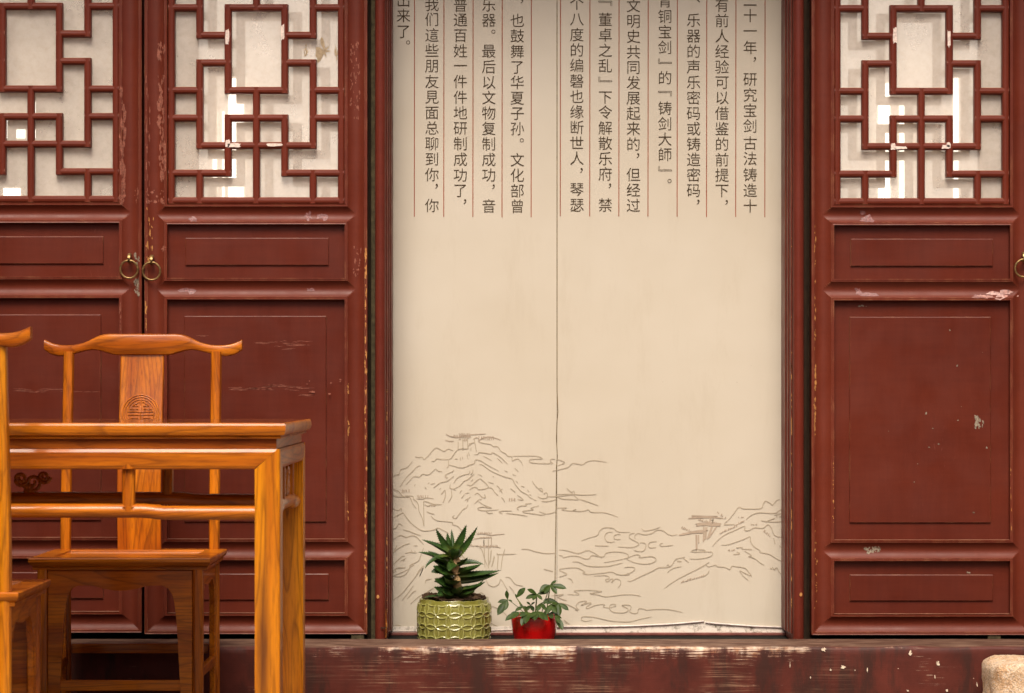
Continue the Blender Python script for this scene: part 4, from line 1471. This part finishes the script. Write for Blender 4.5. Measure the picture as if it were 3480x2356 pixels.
def aloe_leaf(b, t, wpx, bow=(0, 0, 0), fold=0.5, up=None, belly=0.12):
    wd = wpx * 1.25 * k6 * 7.57 / F
    mid = (b + t) / 2 + Vector(bow)
    N = 14
    bm = bmesh.new()
    lay = bm.verts.layers.float.new('along')
    rows = []
    tooth = []
    for i in range(N + 1):
        s = i / N
        p = b * (1 - s) ** 2 + mid * 2 * s * (1 - s) + t * s * s
        d = ((mid - b) * (1 - s) + (t - mid) * s).normalized()
        u = Vector(up) if up else Vector((0, -0.75, 0.66))
        side = d.cross(u).normalized()
        nrm = side.cross(d).normalized()
        w_ = wd * 0.5 * (0.80 + 0.55 * s - 1.35 * s * s) if s < 0.999 else 0.0004
        w_ = max(w_, 0.0004)
        row = []
        for q in (-1, -.6, -.2, .2, .6, 1):
            row.append(p + side * w_ * q + nrm * (w_ * fold * (q * q)))
        for q in (.6, .2, -.2, -.6):
            row.append(p + side * w_ * q + nrm * (w_ * fold * (q * q) - w_ * (0.30 + belly) * (1 - q * q)))
        vs = []
        for c in row:
            v = bm.verts.new(c)
            v[lay] = s
            vs.append(v)
        rows.append(vs)
        if i > 0:
            tooth.append((row[0], -side, d, w_, nrm))
            tooth.append((row[5], side, d, w_, nrm))
    n = len(rows[0])
    for A, B in zip(rows[:-1], rows[1:]):
        for i in range(n):
            bm.faces.new([A[i], A[(i + 1) % n], B[(i + 1) % n], B[i]])
    bm.faces.new(rows[0][::-1])
    bm.faces.new(rows[-1])
    for (p, sdir, d, w_, nr) in tooth:
        if w_ < 0.0012:
            continue
        L = 0.0034
        a = [bm.verts.new(p - d * 0.0016 - sdir * .0006), bm.verts.new(p + d * 0.0016 - sdir * .0006), bm.verts.new(p + sdir * L + d * 0.0022 + nr * .001), bm.verts.new(p - nr * 0.0009 - sdir * .0006)]
        for v in a:
            v[lay] = 0.30
        bm.faces.new([a[0], a[1], a[2]])
        bm.faces.new([a[0], a[2], a[3]])
        bm.faces.new([a[1], a[3], a[2]])
    bmesh.ops.recalc_face_normals(bm, faces=bm.faces[:])
    bmesh.ops.translate(bm, verts=bm.verts[:], vec=-Vector(aloe.location))
    me = bpy.data.meshes.new('leaf')
    bm.to_mesh(me)
    bm.free()
    for p in me.polygons:
        p.use_smooth = True
    me.set_sharp_from_angle(angle=R(60))
    me.materials.append(ALOE)
    o = bpy.data.objects.new('leaf', me)
    COL.objects.link(o)
    o.parent = aloe


UPF = (0.0, -1.0, 0.25)      # upper side turned towards the viewer
UPZ = (0.0, -0.35, 0.94)
for (b, t, wp, bow, fold, up) in [
    (A6(668, 520), A6(518, 275, -.02), 62, (-.008, 0, .0), .5, UPF),
    (A6(670, 520, .01), A6(630, 318, .02), 58, (-.004, 0, 0), .5, UPF),
    (A6(690, 500, .02), A6(670, 283, .05), 36, (0, 0, 0), .5, UPF),
    (A6(700, 520), A6(816, 238, -.01), 74, (.004, 0, .0), .5, UPF),
    (A6(720, 545, -.01), A6(923, 256, -.03), 62, (.004, 0, -.012), .5, UPF),
    (A6(690, 550, -.01), A6(378, 384, -.02), 84, (.010, -.01, .006), .5, UPZ),
    (A6(640, 600, -.01), A6(343, 507, -.03), 66, (0, -.01, .010), .5, UPZ),
    (A6(600, 590, .02), A6(438, 495, .03), 50, (0, 0, .004), .5, UPZ),
    (A6(660, 545, -.02), A6(413, 668, -.06), 66, (-.02, -.02, .022), .4, UPZ),
    (A6(690, 560, -.02), A6(745, 478, -.085), 120, (0, -.03, .004), .55, (0.1, .5, 1)),
    (A6(700, 640), A6(985, 627, -.01), 70, (.0, 0, .018), .5, (0, -.5, .86)),
    (A6(700, 700, -.01), A6(965, 620, -.04), 84, (.01, -.01, -.010), .5, UPZ),
    (A6(700, 740, -.01), A6(1152, 684, -.05), 88, (.01, -.01, -.008), .45, (0, -.5, .86)),
    (A6(700, 800, -.0), A6(1132, 705, -.06), 84, (.02, -.01, -.012), .45, (0, -.45, .9)),
    (A6(710, 880, -.01), A6(1000, 793, -.05), 80, (.014, -.02, -.012), .5, UPZ),
    (A6(710, 930, .01), A6(985, 770, .02), 62, (.018, 0, -.018), .5, UPZ),
    (A6(710, 930, -.015), A6(900, 880, -.08), 84, (.006, -.02, -.012), .5, UPZ),
    (A6(690, 690, -.01), A6(488, 588, -.05), 120, (0, -.02, .006), .45, (.2, -.6, .8)),
    (A6(690, 740, -.015), A6(490, 640, -.06), 130, (-.006, -.02, -.002), .45, (.3, -.65, .7)),
    (A6(700, 760, -.01), A6(500, 790, -.03), 110, (0, -.02, -.010), .45, (.3, -.6, .8)),
    (A6(695, 830, -.015), A6(505, 760, -.06), 130, (-.006, -.02, -.010), .45, (.25, -.65, .75)),
    (A6(700, 880, -.01), A6(498, 842, -.05), 120, (0, -.02, -.018), .45, (.2, -.6, .8)),
    (A6(700, 920, -.02), A6(560, 870, -.09), 120, (0, -.02, -.014), .45, (.1, -.6, .8)),
    (A6(700, 920, -.01), A6(600, 930, -.06), 90, (0, -.02, -.016), .45, UPZ),
    (A6(680, 630, -.02), A6(500, 560, -.07), 90, (0, -.02, .006), .45, UPZ),
    (A6(740, 600, -.02), A6(640, 690, -.09), 96, (-.01, -.02, .006), .45, (.3, -.3, .9)),
    (A6(660, 965, -.01), A6(400, 948, -.045), 52, (0, -.01, .012), .45, UPZ),
    (A6(740, 900, .02), A6(830, 830, .05), 70, (0, 0, -.006), .5, UPZ),
    (A6(700, 700, -.02), A6(470, 700, -.05), 120, (-.004, -.02, .010), .45, (.35, -.7, .6)),
    (A6(690, 650, .0), A6(470, 545, .0), 100, (0, 0, .010), .45, (.3, -.6, .7)),
    (A6(700, 860, -.02), A6(530, 920, -.07), 120, (-.01, -.02, -.004), .45, (.3, -.7, .6)),
    (A6(700, 800, -.02), A6(600, 760, -.10), 130, (0, -.03, -.008), .5, (.2, -.2, 1)),
    (A6(720, 900, -.02), A6(760, 840, -.10), 110, (0, -.03, -.008), .5, (-.1, -.2, 1)),
    (A6(720, 640, -.01), A6(830, 560, -.07), 84, (0, -.02, -.006), .5, UPZ),
]:
    aloe_leaf(b, t, wp, bow, fold, up)

# red pot
rcx = X(1816, DPOT - 0.05)
P2 = (rcx, DPOT, PZ)
umb = empty('potted_umbrella_plant', P2, 'small leafy umbrella plant in a glossy red bowl pot', 'potted plant')
m = MB()
r0 = 0.0795
hr = Z(2096, DPOT - 0.06) - PZ
lathe(m, [(r0 * .86, PZ), (r0 * .885, PZ + .004), (r0 * .93, PZ + hr * .35), (r0 * .975, PZ + hr * .65), (r0 * 1.0, PZ + hr * .88), (r0 * 1.0, PZ + hr * .96), (r0 * .985, PZ + hr), (r0 * .95, PZ + hr), (r0 * .93, PZ + hr * .93), (r0 * .92, PZ + hr * .6)], rcx, DPOT, 64)
rel(umb, m).build('pot', REDGLAZE, umb, True, 60)
soil(umb, rcx, DPOT, r0 * .925, PZ + hr * .80, 9, 0.008)


def U6(zx, zy, dd=0.0):
    D = 7.60 + dd
    return Vector((X(1300 + zx * k6, D), D, Z(1700 + zy * k6, D)))


def compound_leaf(hub, tips, root, wk=0.42, bend=0.0):
    """petiole and its leaflets as one leaf"""
    bm = bmesh.new()
    lay = bm.verts.layers.float.new('along')
    stem_mid = (root + hub) / 2 + Vector((0, 0, 0.012 + bend))
    P = [root * (1 - s) ** 2 + stem_mid * 2 * s * (1 - s) + hub * s * s for s in [i / 8 for i in range(9)]]
    rings = []
    for i, p in enumerate(P):
        rad = 0.0016
        rings.append([bm.verts.new(p + Vector((rad * math.cos(a), rad * math.sin(a), 0))) for a in (0, 1.57, 3.14, 4.71)])
        for v in rings[-1]:
            v[lay] = 0.0
    for A, B in zip(rings[:-1], rings[1:]):
        for i in range(4):
            bm.faces.new([A[i], A[(i + 1) % 4], B[(i + 1) % 4], B[i]])
    for tip in tips:
        ax = tip - hub
        L = ax.length
        d = ax.normalized()
        toward = Vector((random.uniform(-.3, .3), -0.8, 0.6)).normalized()
        side = d.cross(toward).normalized()
        nr = side.cross(d).normalized()
        wd = L * wk * random.uniform(.85, 1.1)
        N = 9
        rows = []
        for i in range(N + 1):
            s = i / N
            ww = wd * 0.5 * max(0.02, math.sin(math.pi * min(1, s ** 1.25)) ** 0.75) if 0 < s < 1 else 0.0006
            c = hub + d * L * s + nr * (-0.10 * L * (s - .5) ** 2 + 0.02 * L) * 1.0
            fold = 0.28
            row = [c + side * ww * q + nr * abs(q) * ww * fold for q in (-1, -.5, 0, .5, 1)]
            vs = []
            for p in row:
                v = bm.verts.new(p)
                v[lay] = 0.15 + s
                vs.append(v)
            rows.append(vs)
        for A, B in zip(rows[:-1], rows[1:]):
            for i in range(4):
                bm.faces.new([A[i], A[i + 1], B[i + 1], B[i]])
    bmesh.ops.translate(bm, verts=bm.verts[:], vec=-Vector(umb.location))
    me = bpy.data.meshes.new('leaf')
    bm.to_mesh(me)
    bm.free()
    for p in me.polygons:
        p.use_smooth = True
    me.materials.append(UMB)
    o = bpy.data.objects.new('leaf', me)
    COL.objects.link(o)
    o.parent = umb


r1, r2, r3 = U6(1440, 1165), U6(1480, 1165), U6(1530, 1165)
for hub, tips, root in [
    (U6(1215, 968), [U6(1203, 878), U6(1120, 995), U6(1118, 1118, -.02), U6(1192, 1070, -.02), U6(1262, 985)], r1),
    (U6(1300, 950), [U6(1388, 852), U6(1290, 912), U6(1320, 915)], r1),
    (U6(1500, 915), [U6(1408, 868, -.01), U6(1392, 958, -.02), U6(1462, 975, -.03), U6(1552, 968, -.02), U6(1618, 890), U6(1480, 900)], r2),
    (U6(1630, 825), [U6(1690, 782), U6(1788, 858, -.01), U6(1692, 912, -.02), U6(1524, 890, -.01), U6(1535, 850), U6(1570, 905, -.03)], r3),
    (U6(1710, 1000), [U6(1808, 1070, -.01), U6(1570, 968), U6(1720, 1130, -.03), U6(1650, 1050), U6(1690, 1150, -.02)], r3),
    (U6(1640, 1010, -.03), [U6(1560, 980, -.03), U6(1590, 1110, -.06), U6(1690, 1100, -.06), U6(1700, 1010, -.05)], r3),
    (U6(1370, 1030, -.03), [U6(1330, 1020, -.03), U6(1400, 1060, -.05), U6(1290, 1080, -.05)], r1),
    (U6(1440, 1020, .02), [U6(1400, 990, .02), U6(1480, 990, .02), U6(1470, 1080, .0), U6(1390, 1080, .0)], r2),
    (U6(1330, 1090, -.06), [U6(1192, 1172, -.09), U6(1240, 1110, -.07), U6(1270, 1150, -.10), U6(1390, 1110, -.08)], r1),
    (U6(1420, 1090, -.07), [U6(1350, 1220, -.10), U6(1390, 1200, -.11), U6(1480, 1160, -.1), U6(1330, 1130, -.09)], r1),
    (U6(1510, 1080, -.07), [U6(1610, 1170, -.11), U6(1560, 1160, -.11), U6(1480, 1170, -.11), U6(1540, 1040, -.06), U6(1430, 1140, -.1)], r2),
    (U6(1680, 1120, -.06), [U6(1750, 1262, -.09), U6(1720, 1200, -.09), U6(1740, 1150, -.05)], r3),
    (U6(1540, 1000, .0), [U6(1500, 1080, -.03), U6(1580, 1070, -.03), U6(1600, 1000, .0)], r2),
    (U6(1620, 1100, -.03), [U6(1580, 1110, -.05), U6(1690, 1090, -.03), U6(1650, 1150, -.07)], r3),
]:
    compound_leaf(hub, tips, root)
m = MB()
m.tube([U6(1430, 1185), U6(1400, 1100), U6(1310, 960)], 0.0022, 6)
m.tube([U6(1480, 1185), U6(1490, 1060), U6(1500, 930)], 0.0022, 6)
m.tube([U6(1540, 1185), U6(1600, 1040), U6(1628, 840)], 0.0022, 6)
m.tube([U6(1460, 1185, -.01), U6(1380, 1050, -.02), U6(1330, 1000, -.01)], 0.0022, 6)
rel(umb, m).build('stem', STEM, umb, True)


# ------------------------------------------------------------------ furniture
def octo(cx, cy, a, b, k=0.35):
    """rounded rectangle outline, half sizes a and b"""
    c = min(a, b) * k
    return [(cx - a + c, cy - b), (cx + a - c, cy - b), (cx + a - c * .3, cy - b + c * .3), (cx + a, cy - b + c), (cx + a, cy + b - c), (cx + a - c * .3, cy + b - c * .3), (cx + a - c, cy + b),
            (cx - a + c, cy + b), (cx - a + c * .3, cy + b - c * .3), (cx - a, cy + b - c), (cx - a, cy - b + c), (cx - a + c * .3, cy - b + c * .3)]


def chair(loc, rz, label, mats):
    """official hat chair: local +y is the front, origin on the floor under the back edge of the seat"""
    wx, wy, wz, ux, uy, uz = mats            # upper woods, under-seat woods
    root = empty('yoke_back_chair', loc, label, 'chair', 'yoke back chairs at the table', rz)
    HS = 0.502
    # crest rail
    prof_ = [(0.0, 1.190, 1.1215, .021), (.045, 1.190, 1.1215, .021), (.084, 1.190, 1.1216, .021), (.108, 1.190, 1.127, .021), (.135, 1.186, 1.1350, .020), (.160, 1.175, 1.1382, .019), (.184, 1.1635, 1.1350, .018),
             (.213, 1.1560, 1.1275, .0175), (.240, 1.1535, 1.1215, .017), (.268, 1.1545, 1.1185, .0165), (.292, 1.1600, 1.1230, .016), (.307, 1.1660, 1.1310, .0155), (.318, 1.1715, 1.1390, .015)]
    full = [(-a, b, c, d) for a, b, c, d in prof_[:0:-1]] + prof_
    fx = catmull([(a, b, c) for a, b, c, d in full], 3)
    m = MB()
    rings = []
    for a, zt, zb in fx:
        dd = 0.021 - 0.006 * abs(a) / .318
        yc = -0.030 - 0.018 * (abs(a) / .318) ** 2
        h = (zt - zb) / 2
        zc = (zt + zb) / 2
        rings.append([(a, yc + p[0], zc + p[1]) for p in octo(0, 0, dd, h, 0.6)])
    m.loft(rings)
    m.build('crest_rail', wx, root, True, 32)
    # back posts run on down as the rear legs
    for s in (-1, 1):
        m = MB()
        path = [(0.0, .016), (.25, .020), (HS, .022), (.70, .012), (.90, -.008), (1.05, -.024), (1.133, -.031)]
        rings = []
        for z, y in catmull([(z, y, 0) for z, y in path], 4) and [(p[0], p[1]) for p in catmull([(z, y, 0) for z, y in path], 4)]:
            x = s * (0.237 + 0.004 * (z > 2))
            rr_ = 0.0172 if z > HS else 0.0165
            rings.append([(x + p[0], y + p[1], z) for p in octo(0, 0, rr_, rr_ * .95, 0.8)])
        m.loft(rings)
        m.build('back_post', wz, root, True, 40)
    # splat with carved roundel
    m = MB()
    path = catmull([(HS, .030, 0), (.62, .038, 0), (.75, .034, 0), (.90, .008, 0), (1.02, -.014, 0), (1.126, -.030, 0)], 4)
    rings = []
    for z, y, _ in path:
        rings.append([(p[0], y + p[1], z) for p in octo(0, 0, 0.0695, 0.0075, 0.5)])
    m.loft(rings)
    splat = m.build('back_splat', wz, root)

    def ysplat(z):
        for (z0, y0, _), (z1, y1, _) in zip(path[:-1], path[1:]):
            if z0 <= z <= z1:
                return y0 + (y1 - y0) * (z - z0) / (z1 - z0)
        return path[-1][1]
    m = MB()
    zc = 0.936

    def onface(x, z, lift=0.0035):
        return (x, ysplat(z) + 0.0075 + lift, z)
    for rad, tr in ((.0580, .0020), (.0510, .0022), (.0430, .0018)):
        m.tube([onface(rad * math.sin(2 * math.pi * i / 48), zc + rad * math.cos(2 * math.pi * i / 48), .0008) for i in range(49)], tr, 6, False)
    bars = [((0, -.042), (0, .042)), ((-.040, .004), (.040, .004)), ((-.040, -.006), (.040, -.006)), ((-.036, .012), (-.008, .012)), ((.036, .012), (.008, .012)), ((-.026, .022), (-.008, .022)), ((.026, .022), (.008, .022)),
            ((-.026, .022), (-.010, .034)), ((.026, .022), (.010, .034)), ((-.010, .034), (-.004, .034)), ((.010, .034), (.004, .034)), ((-.034, -.016), (-.008, -.016)), ((.034, -.016), (.008, -.016)), ((-.034, -.016), (-.030, -.026)), ((.034, -.016), (.030, -.026)),
            ((-.026, -.026), (-.008, -.026)), ((.026, -.026), (.008, -.026)), ((-.018, -.036), (.018, -.036))]
    for (a, b), (c, d) in bars:
        m.tube([onface(a, zc + b, .0008), onface((a + c) / 2, zc + (b + d) / 2, .0008), onface(c, zc + d, .0008)], .0019, 6)
    o = m.build('carved_roundel', WZ, root, True)
    o.parent = splat
    # seat frame: stepped edge, sunk panel
    m = MB()
    hw, dp = 0.275, 0.402
    outer = lambda i: [(-hw + i, 0.0 + i), (hw - i, 0.0 + i), (hw - i, dp - i), (-hw + i, dp - i)]
    lv = [(0.012, HS - .036), (0.010, HS - .028), (0.012, HS - .026), (0.004, HS - .020), (0.0, HS - .012), (0.0, HS - .003), (0.003, HS), (0.062, HS), (0.064, HS - .006)]
    rings = [[(x, y, z) for x, y in outer(i)] for i, z in lv]
    V = [[m.v(*p) for p in r_] for r_ in rings]
    for A, B in zip(V[:-1], V[1:]):
        for i in range(4):
            m.face([A[i], A[(i + 1) % 4], B[(i + 1) % 4], B[i]])
    m.face(V[0][::-1])
    m.face(V[-1])
    m.build('seat', wx, root)
    # front legs
    for s in (-1, 1):
        m = MB()
        m.prism(octo(s * 0.2355, 0.376, 0.0158, 0.0158, 0.5), 'z', 0, HS - .036)
        m.build('front_leg', uz, root)
    # curved front apron with long brackets
    m = MB()

    def half(s):
        return [(s * .2190, HS - .037), (s * .2190, .02), (s * .186, .02), (s * .180, .15), (s * .172, .30), (s * .167, .365), (s * .160, .392), (s * .148, .410), (s * .130, .4195), (s * .108, .4205), (s * .080, .4165), (s * .050, .4085), (s * .022, .4035)]
    pts = half(1) + [(0, .4025)] + half(-1)[::-1]
    m.prism(pts, 'y', 0.369, 0.387, 0.002, 1)
    m.build('apron', ux, root)
    for s in (-1, 1):
        m = MB()
        pts = [(0.040, HS - .037), (0.359, HS - .037), (0.359, .02), (.335, .02), (.328, .33), (.312, .395), (.285, .418), (.20, .405), (.115, .418), (.085, .395), (.068, .33), (.060, .02), (.040, .02)]
        m.prism(pts, 'x', s * 0.2355 - .008, s * 0.2355 + .008, 0.0015, 1)
        m.build('side_apron', uy, root)
    m = MB()
    m.box(-.2195, .2195, .372, .384, .098, .131, .003)
    m.build('foot_rail', ux, root)
    m = MB()
    m.box(-.219, .219, .008, .026, .17, .20, .003)
    m.build('foot_rail', ux, root)
    for s in (-1, 1):
        m = MB()
        m.box(s * 0.2355 - .0095, s * 0.2355 + .0095, .034, .360, .135, .165, .003)
        m.build('foot_rail', uy, root)
    m = MB()
    m.box(-.2195, .2195, .010, .024, HS - .080, HS - .037, .002)
    m.build('rear_apron', ux, root)
    return root


chair((-1.187, 7.195, 0), R(180), 'yoke back wooden chair with a carved roundel, behind the table by the doors', (WX, WY, WZ, WX, WY, WZ))
chair((-1.518, 5.66, 0), 0, 'yoke back wooden chair seen from behind, pushed under the near side of the table', (WX, WY, WZL, WX, WY, WZ))

# table
TX1 = X(971, 5.8)
TX0 = TX1 - 1.315
TY0, TY1 = 5.80, 6.546
tcx, tcy = (TX0 + TX1) / 2, (TY0 + TY1) / 2
table = empty('tea_table', (tcx, tcy, 0), 'varnished orange wooden table with glossy top between the two yoke back chairs', 'table')
zt = Z(1438, 5.8)
m = MB()
o = lambda i: [(TX0 + i, TY0 + i), (TX1 - i, TY0 + i), (TX1 - i, TY1 - i), (TX0 + i, TY1 - i)]
lv = [(0.020, zt - .0415), (0.014, zt - .0405), (0.0125, zt - .0385), (0.014, zt - .0360), (0.0155, zt - .0340), (0.005, zt - .0310), (0.0015, zt - .024), (0.0, zt - .016), (0.0005, zt - .007), (0.0025, zt - .002), (0.006, zt), ]
rings = [[m.v(x, y, z) for x, y in o(i)] for i, z in lv]
for A, B in zip(rings[:-1], rings[1:]):
    for i in range(4):
        m.face([A[i], A[(i + 1) % 4], B[(i + 1) % 4], B[i]])
m.face(rings[0][::-1])
rel(table, m).build('top_edge', WX, table)
m = MB()
p6 = o(0.006)
m.poly([(x, y, zt) for x, y in p6])
rel(table, m).build('tabletop', WTOP, table)
ix = 0.0205
lx0, lx1, ly0, ly1 = TX0 + ix - .004, TX1 - ix + .004, TY0 + 0.018, TY1 - 0.018     # outer faces of legs and aprons
wi = 0.010
zw1, zw0 = zt - .0415, zt - .0675
WAIST = wood('waist_wood', 'x', (0.46, 0.115, 0.007), (0.31, 0.065, 0.004), (0.12, 0.024, 0.004), seed=13)
for (a, b, c, d, mt) in ((lx0 + wi, lx1 - wi, ly0 + wi, ly0 + wi + .018, WAIST), (lx0 + wi, lx1 - wi, ly1 - wi - .018, ly1 - wi, WAIST),
                         (lx0 + wi, lx0 + wi + .018, ly0 + wi + .0185, ly1 - wi - .0185, WY), (lx1 - wi - .018, lx1 - wi, ly0 + wi + .0185, ly1 - wi - .0185, WY)):
    m = MB()
    m.box(a, b, c, d, zw0, zw1, .001, 1)
    rel(table, m).build('waist', mt, table)
LW = 0.0655
za1, za0 = zt - .068, Z(1596, 5.82)


# front and back aprons (mitred to the legs)
for (yy, s) in ((ly0, 1), (ly1, -1)):
    m = MB()
    hgt_a = za1 - za0
    prof2 = [(0.004, za1), (0.0, za1 - .008), (0.0, za0 + .010), (0.003, za0 + .003), (0.010, za0), (0.030, za0), (0.030, za1)]
    ra, rb = [], []
    for d_, z in prof2:
        ex = (za1 - z) / hgt_a * LW
        ra.append((lx0 + .004 + ex, yy + s * d_, z))
        rb.append((lx1 - .004 - ex, yy + s * d_, z))
    m.loft([ra, rb])
    rel(table, m).build('apron_rail', WX, table)
for (xx, s) in ((lx0, 1), (lx1, -1)):
    m = MB()
    prof2 = [(0.004, za1), (0.0, za1 - .008), (0.0, za0 + .010), (0.003, za0 + .003), (0.010, za0), (0.030, za0), (0.030, za1)]
    ra, rb = [], []
    for d_, z in prof2:
        ex = (za1 - z) / hgt_a * LW
        ra.append((xx + s * d_, ly0 + .004 + ex, z))
        rb.append((xx + s * d_, ly1 - .004 - ex, z))
    m.loft([ra, rb])
    rel(table, m).build('apron_rail', WY, table)
for sx in (0, 1):
    for sy in (0, 1):
        m = MB()
        x0, s1 = (lx0, 1) if sx == 0 else (lx1, -1)
        y0, s2 = (ly0, 1) if sy == 0 else (ly1, -1)
        c = 0.006

        def P(a, b, z):
            return (x0 + s1 * a, y0 + s2 * b, z)
        # below the aprons: full square with rounded outer corner; above: cut on the mitre
        sec = [(c, 0), (LW, 0), (LW, LW), (0, LW), (0, c), (c * .3, c * .3)]
        secs = [[P(a, b, 0) for a, b in sec], [P(a, b, za0) for a, b in sec],
                [P(a if a < LW else .0075, b if b < LW else .0075, za1) for a, b in sec]]
        m.loft(secs)
        rel(table, m).build('leg', WZL, table)
# stepped lower rails, raised in the middle, and their struts
mid_px = 105
for (yy, s) in ((ly0, 1), (ly1, -1)):
    m = MB()
    Df = 5.82
    zb_, ztop = Z(1769, Df), Z(1721, Df)
    xm = X(105, Df)
    xs_ = [lx0 + LW - .006, xm - .345, xm - .325, xm - .305, xm - .285, xm + .285, xm + .305, xm + .325, xm + .345, lx1 - LW + .006]
    up_ = [0, 0, .0012, .0042, .0056, .0056, .0042, .0012, 0, 0]
    rings = []
    cy = yy + s * .024
    hz = (ztop - zb_) / 2
    for x, u in zip(xs_, up_):
        rings.append([(x, cy + p[0], (ztop + zb_) / 2 + u + p[1]) for p in octo(0, 0, .0165, hz, 0.9)])
    m.loft(rings)
    rel(table, m).build('stretcher_rail', WX, table, True, 50)
    for sg in (1, -1):
        m = MB()
        xc = xm + sg * (X(433, Df) - xm)
        m.prism(octo(xc, cy, .0165, .0135, 0.7), 'z', ztop - .003, za0 + .004)
        # pointed mitre tongues
        m.prism([(xc - .0155, ztop - .001), (xc + .0155, ztop - .001), (xc, ztop - .017)], 'y', cy - s * .0172, cy - s * .0120)
        m.prism([(xc - .0155, za0 + .002), (xc + .0155, za0 + .002), (xc, za0 + .016)], 'y', yy - s * .0008, yy + s * .006)
        rel(table, m).build('strut', WZ, table)
for (xx, s) in ((lx0, 1), (lx1, -1)):
    m = MB()
    cx = xx + s * .024
    ym = tcy
    ys_ = [ly0 + LW - .006, ym - .20, ym - .18, ym - .16, ym + .16, ym + .18, ym + .20, ly1 - LW + .006]
    up_ = [0, 0, .006, .012, .012, .006, 0, 0]
    rings = [[(cx + p[0], y, (ztop + zb_) / 2 + u + p[1]) for p in octo(0, 0, .0165, hz, 0.9)] for y, u in zip(ys_, up_)]
    m.loft(rings)
    rel(table, m).build('stretcher_rail', WY, table, True, 50)
    for yy in (ym - .12, ym + .12):
        m = MB()
        m.prism(octo(cx, yy, .0135, .0165, 0.7), 'z', ztop + .004, za0 + .004)
        rel(table, m).build('strut', WZ, table)
for ends in ((tcy - .104, tcy + .104),):
    m = MB()
    xs_s = lx1 - .022
    for sg in (1, -1):
        for cz, r_ in ((za0 - .030, .026), (za0 - .066, .024)):
            m.tube([(xs_s, tcy + sg * (.050 + r_ * (1 - i / 30) * math.cos(i * .38)), cz + r_ * (1 - i / 30) * math.sin(i * .38)) for i in range(26)], 0.0055, 6)
    m.tube([(xs_s, tcy, za0 + .002), (xs_s, tcy + .012, za0 - .045), (xs_s, tcy, ztop + .012)], 0.007, 6)
    rel(table, m).build('carved_scroll', WZ, table, True)
# carved scroll set in the back frame, left of the far chair's post
m = MB()
for (px, py, r_, sg) in ((72, 1628, 26, 1), (112, 1640, 32, -1), (150, 1622, 22, 1), (100, 1662, 20, 1)):
    D = 6.50
    pts = [(X(px + sg * r_ * (1 - i / 34) * math.cos(i * .36), D), D, Z(py + r_ * (1 - i / 34) * math.sin(i * .36), D)) for i in range(30)]
    m.tube(pts, 0.0058, 6)
rel(table, m).build('carved_scroll', WZ, table, True)
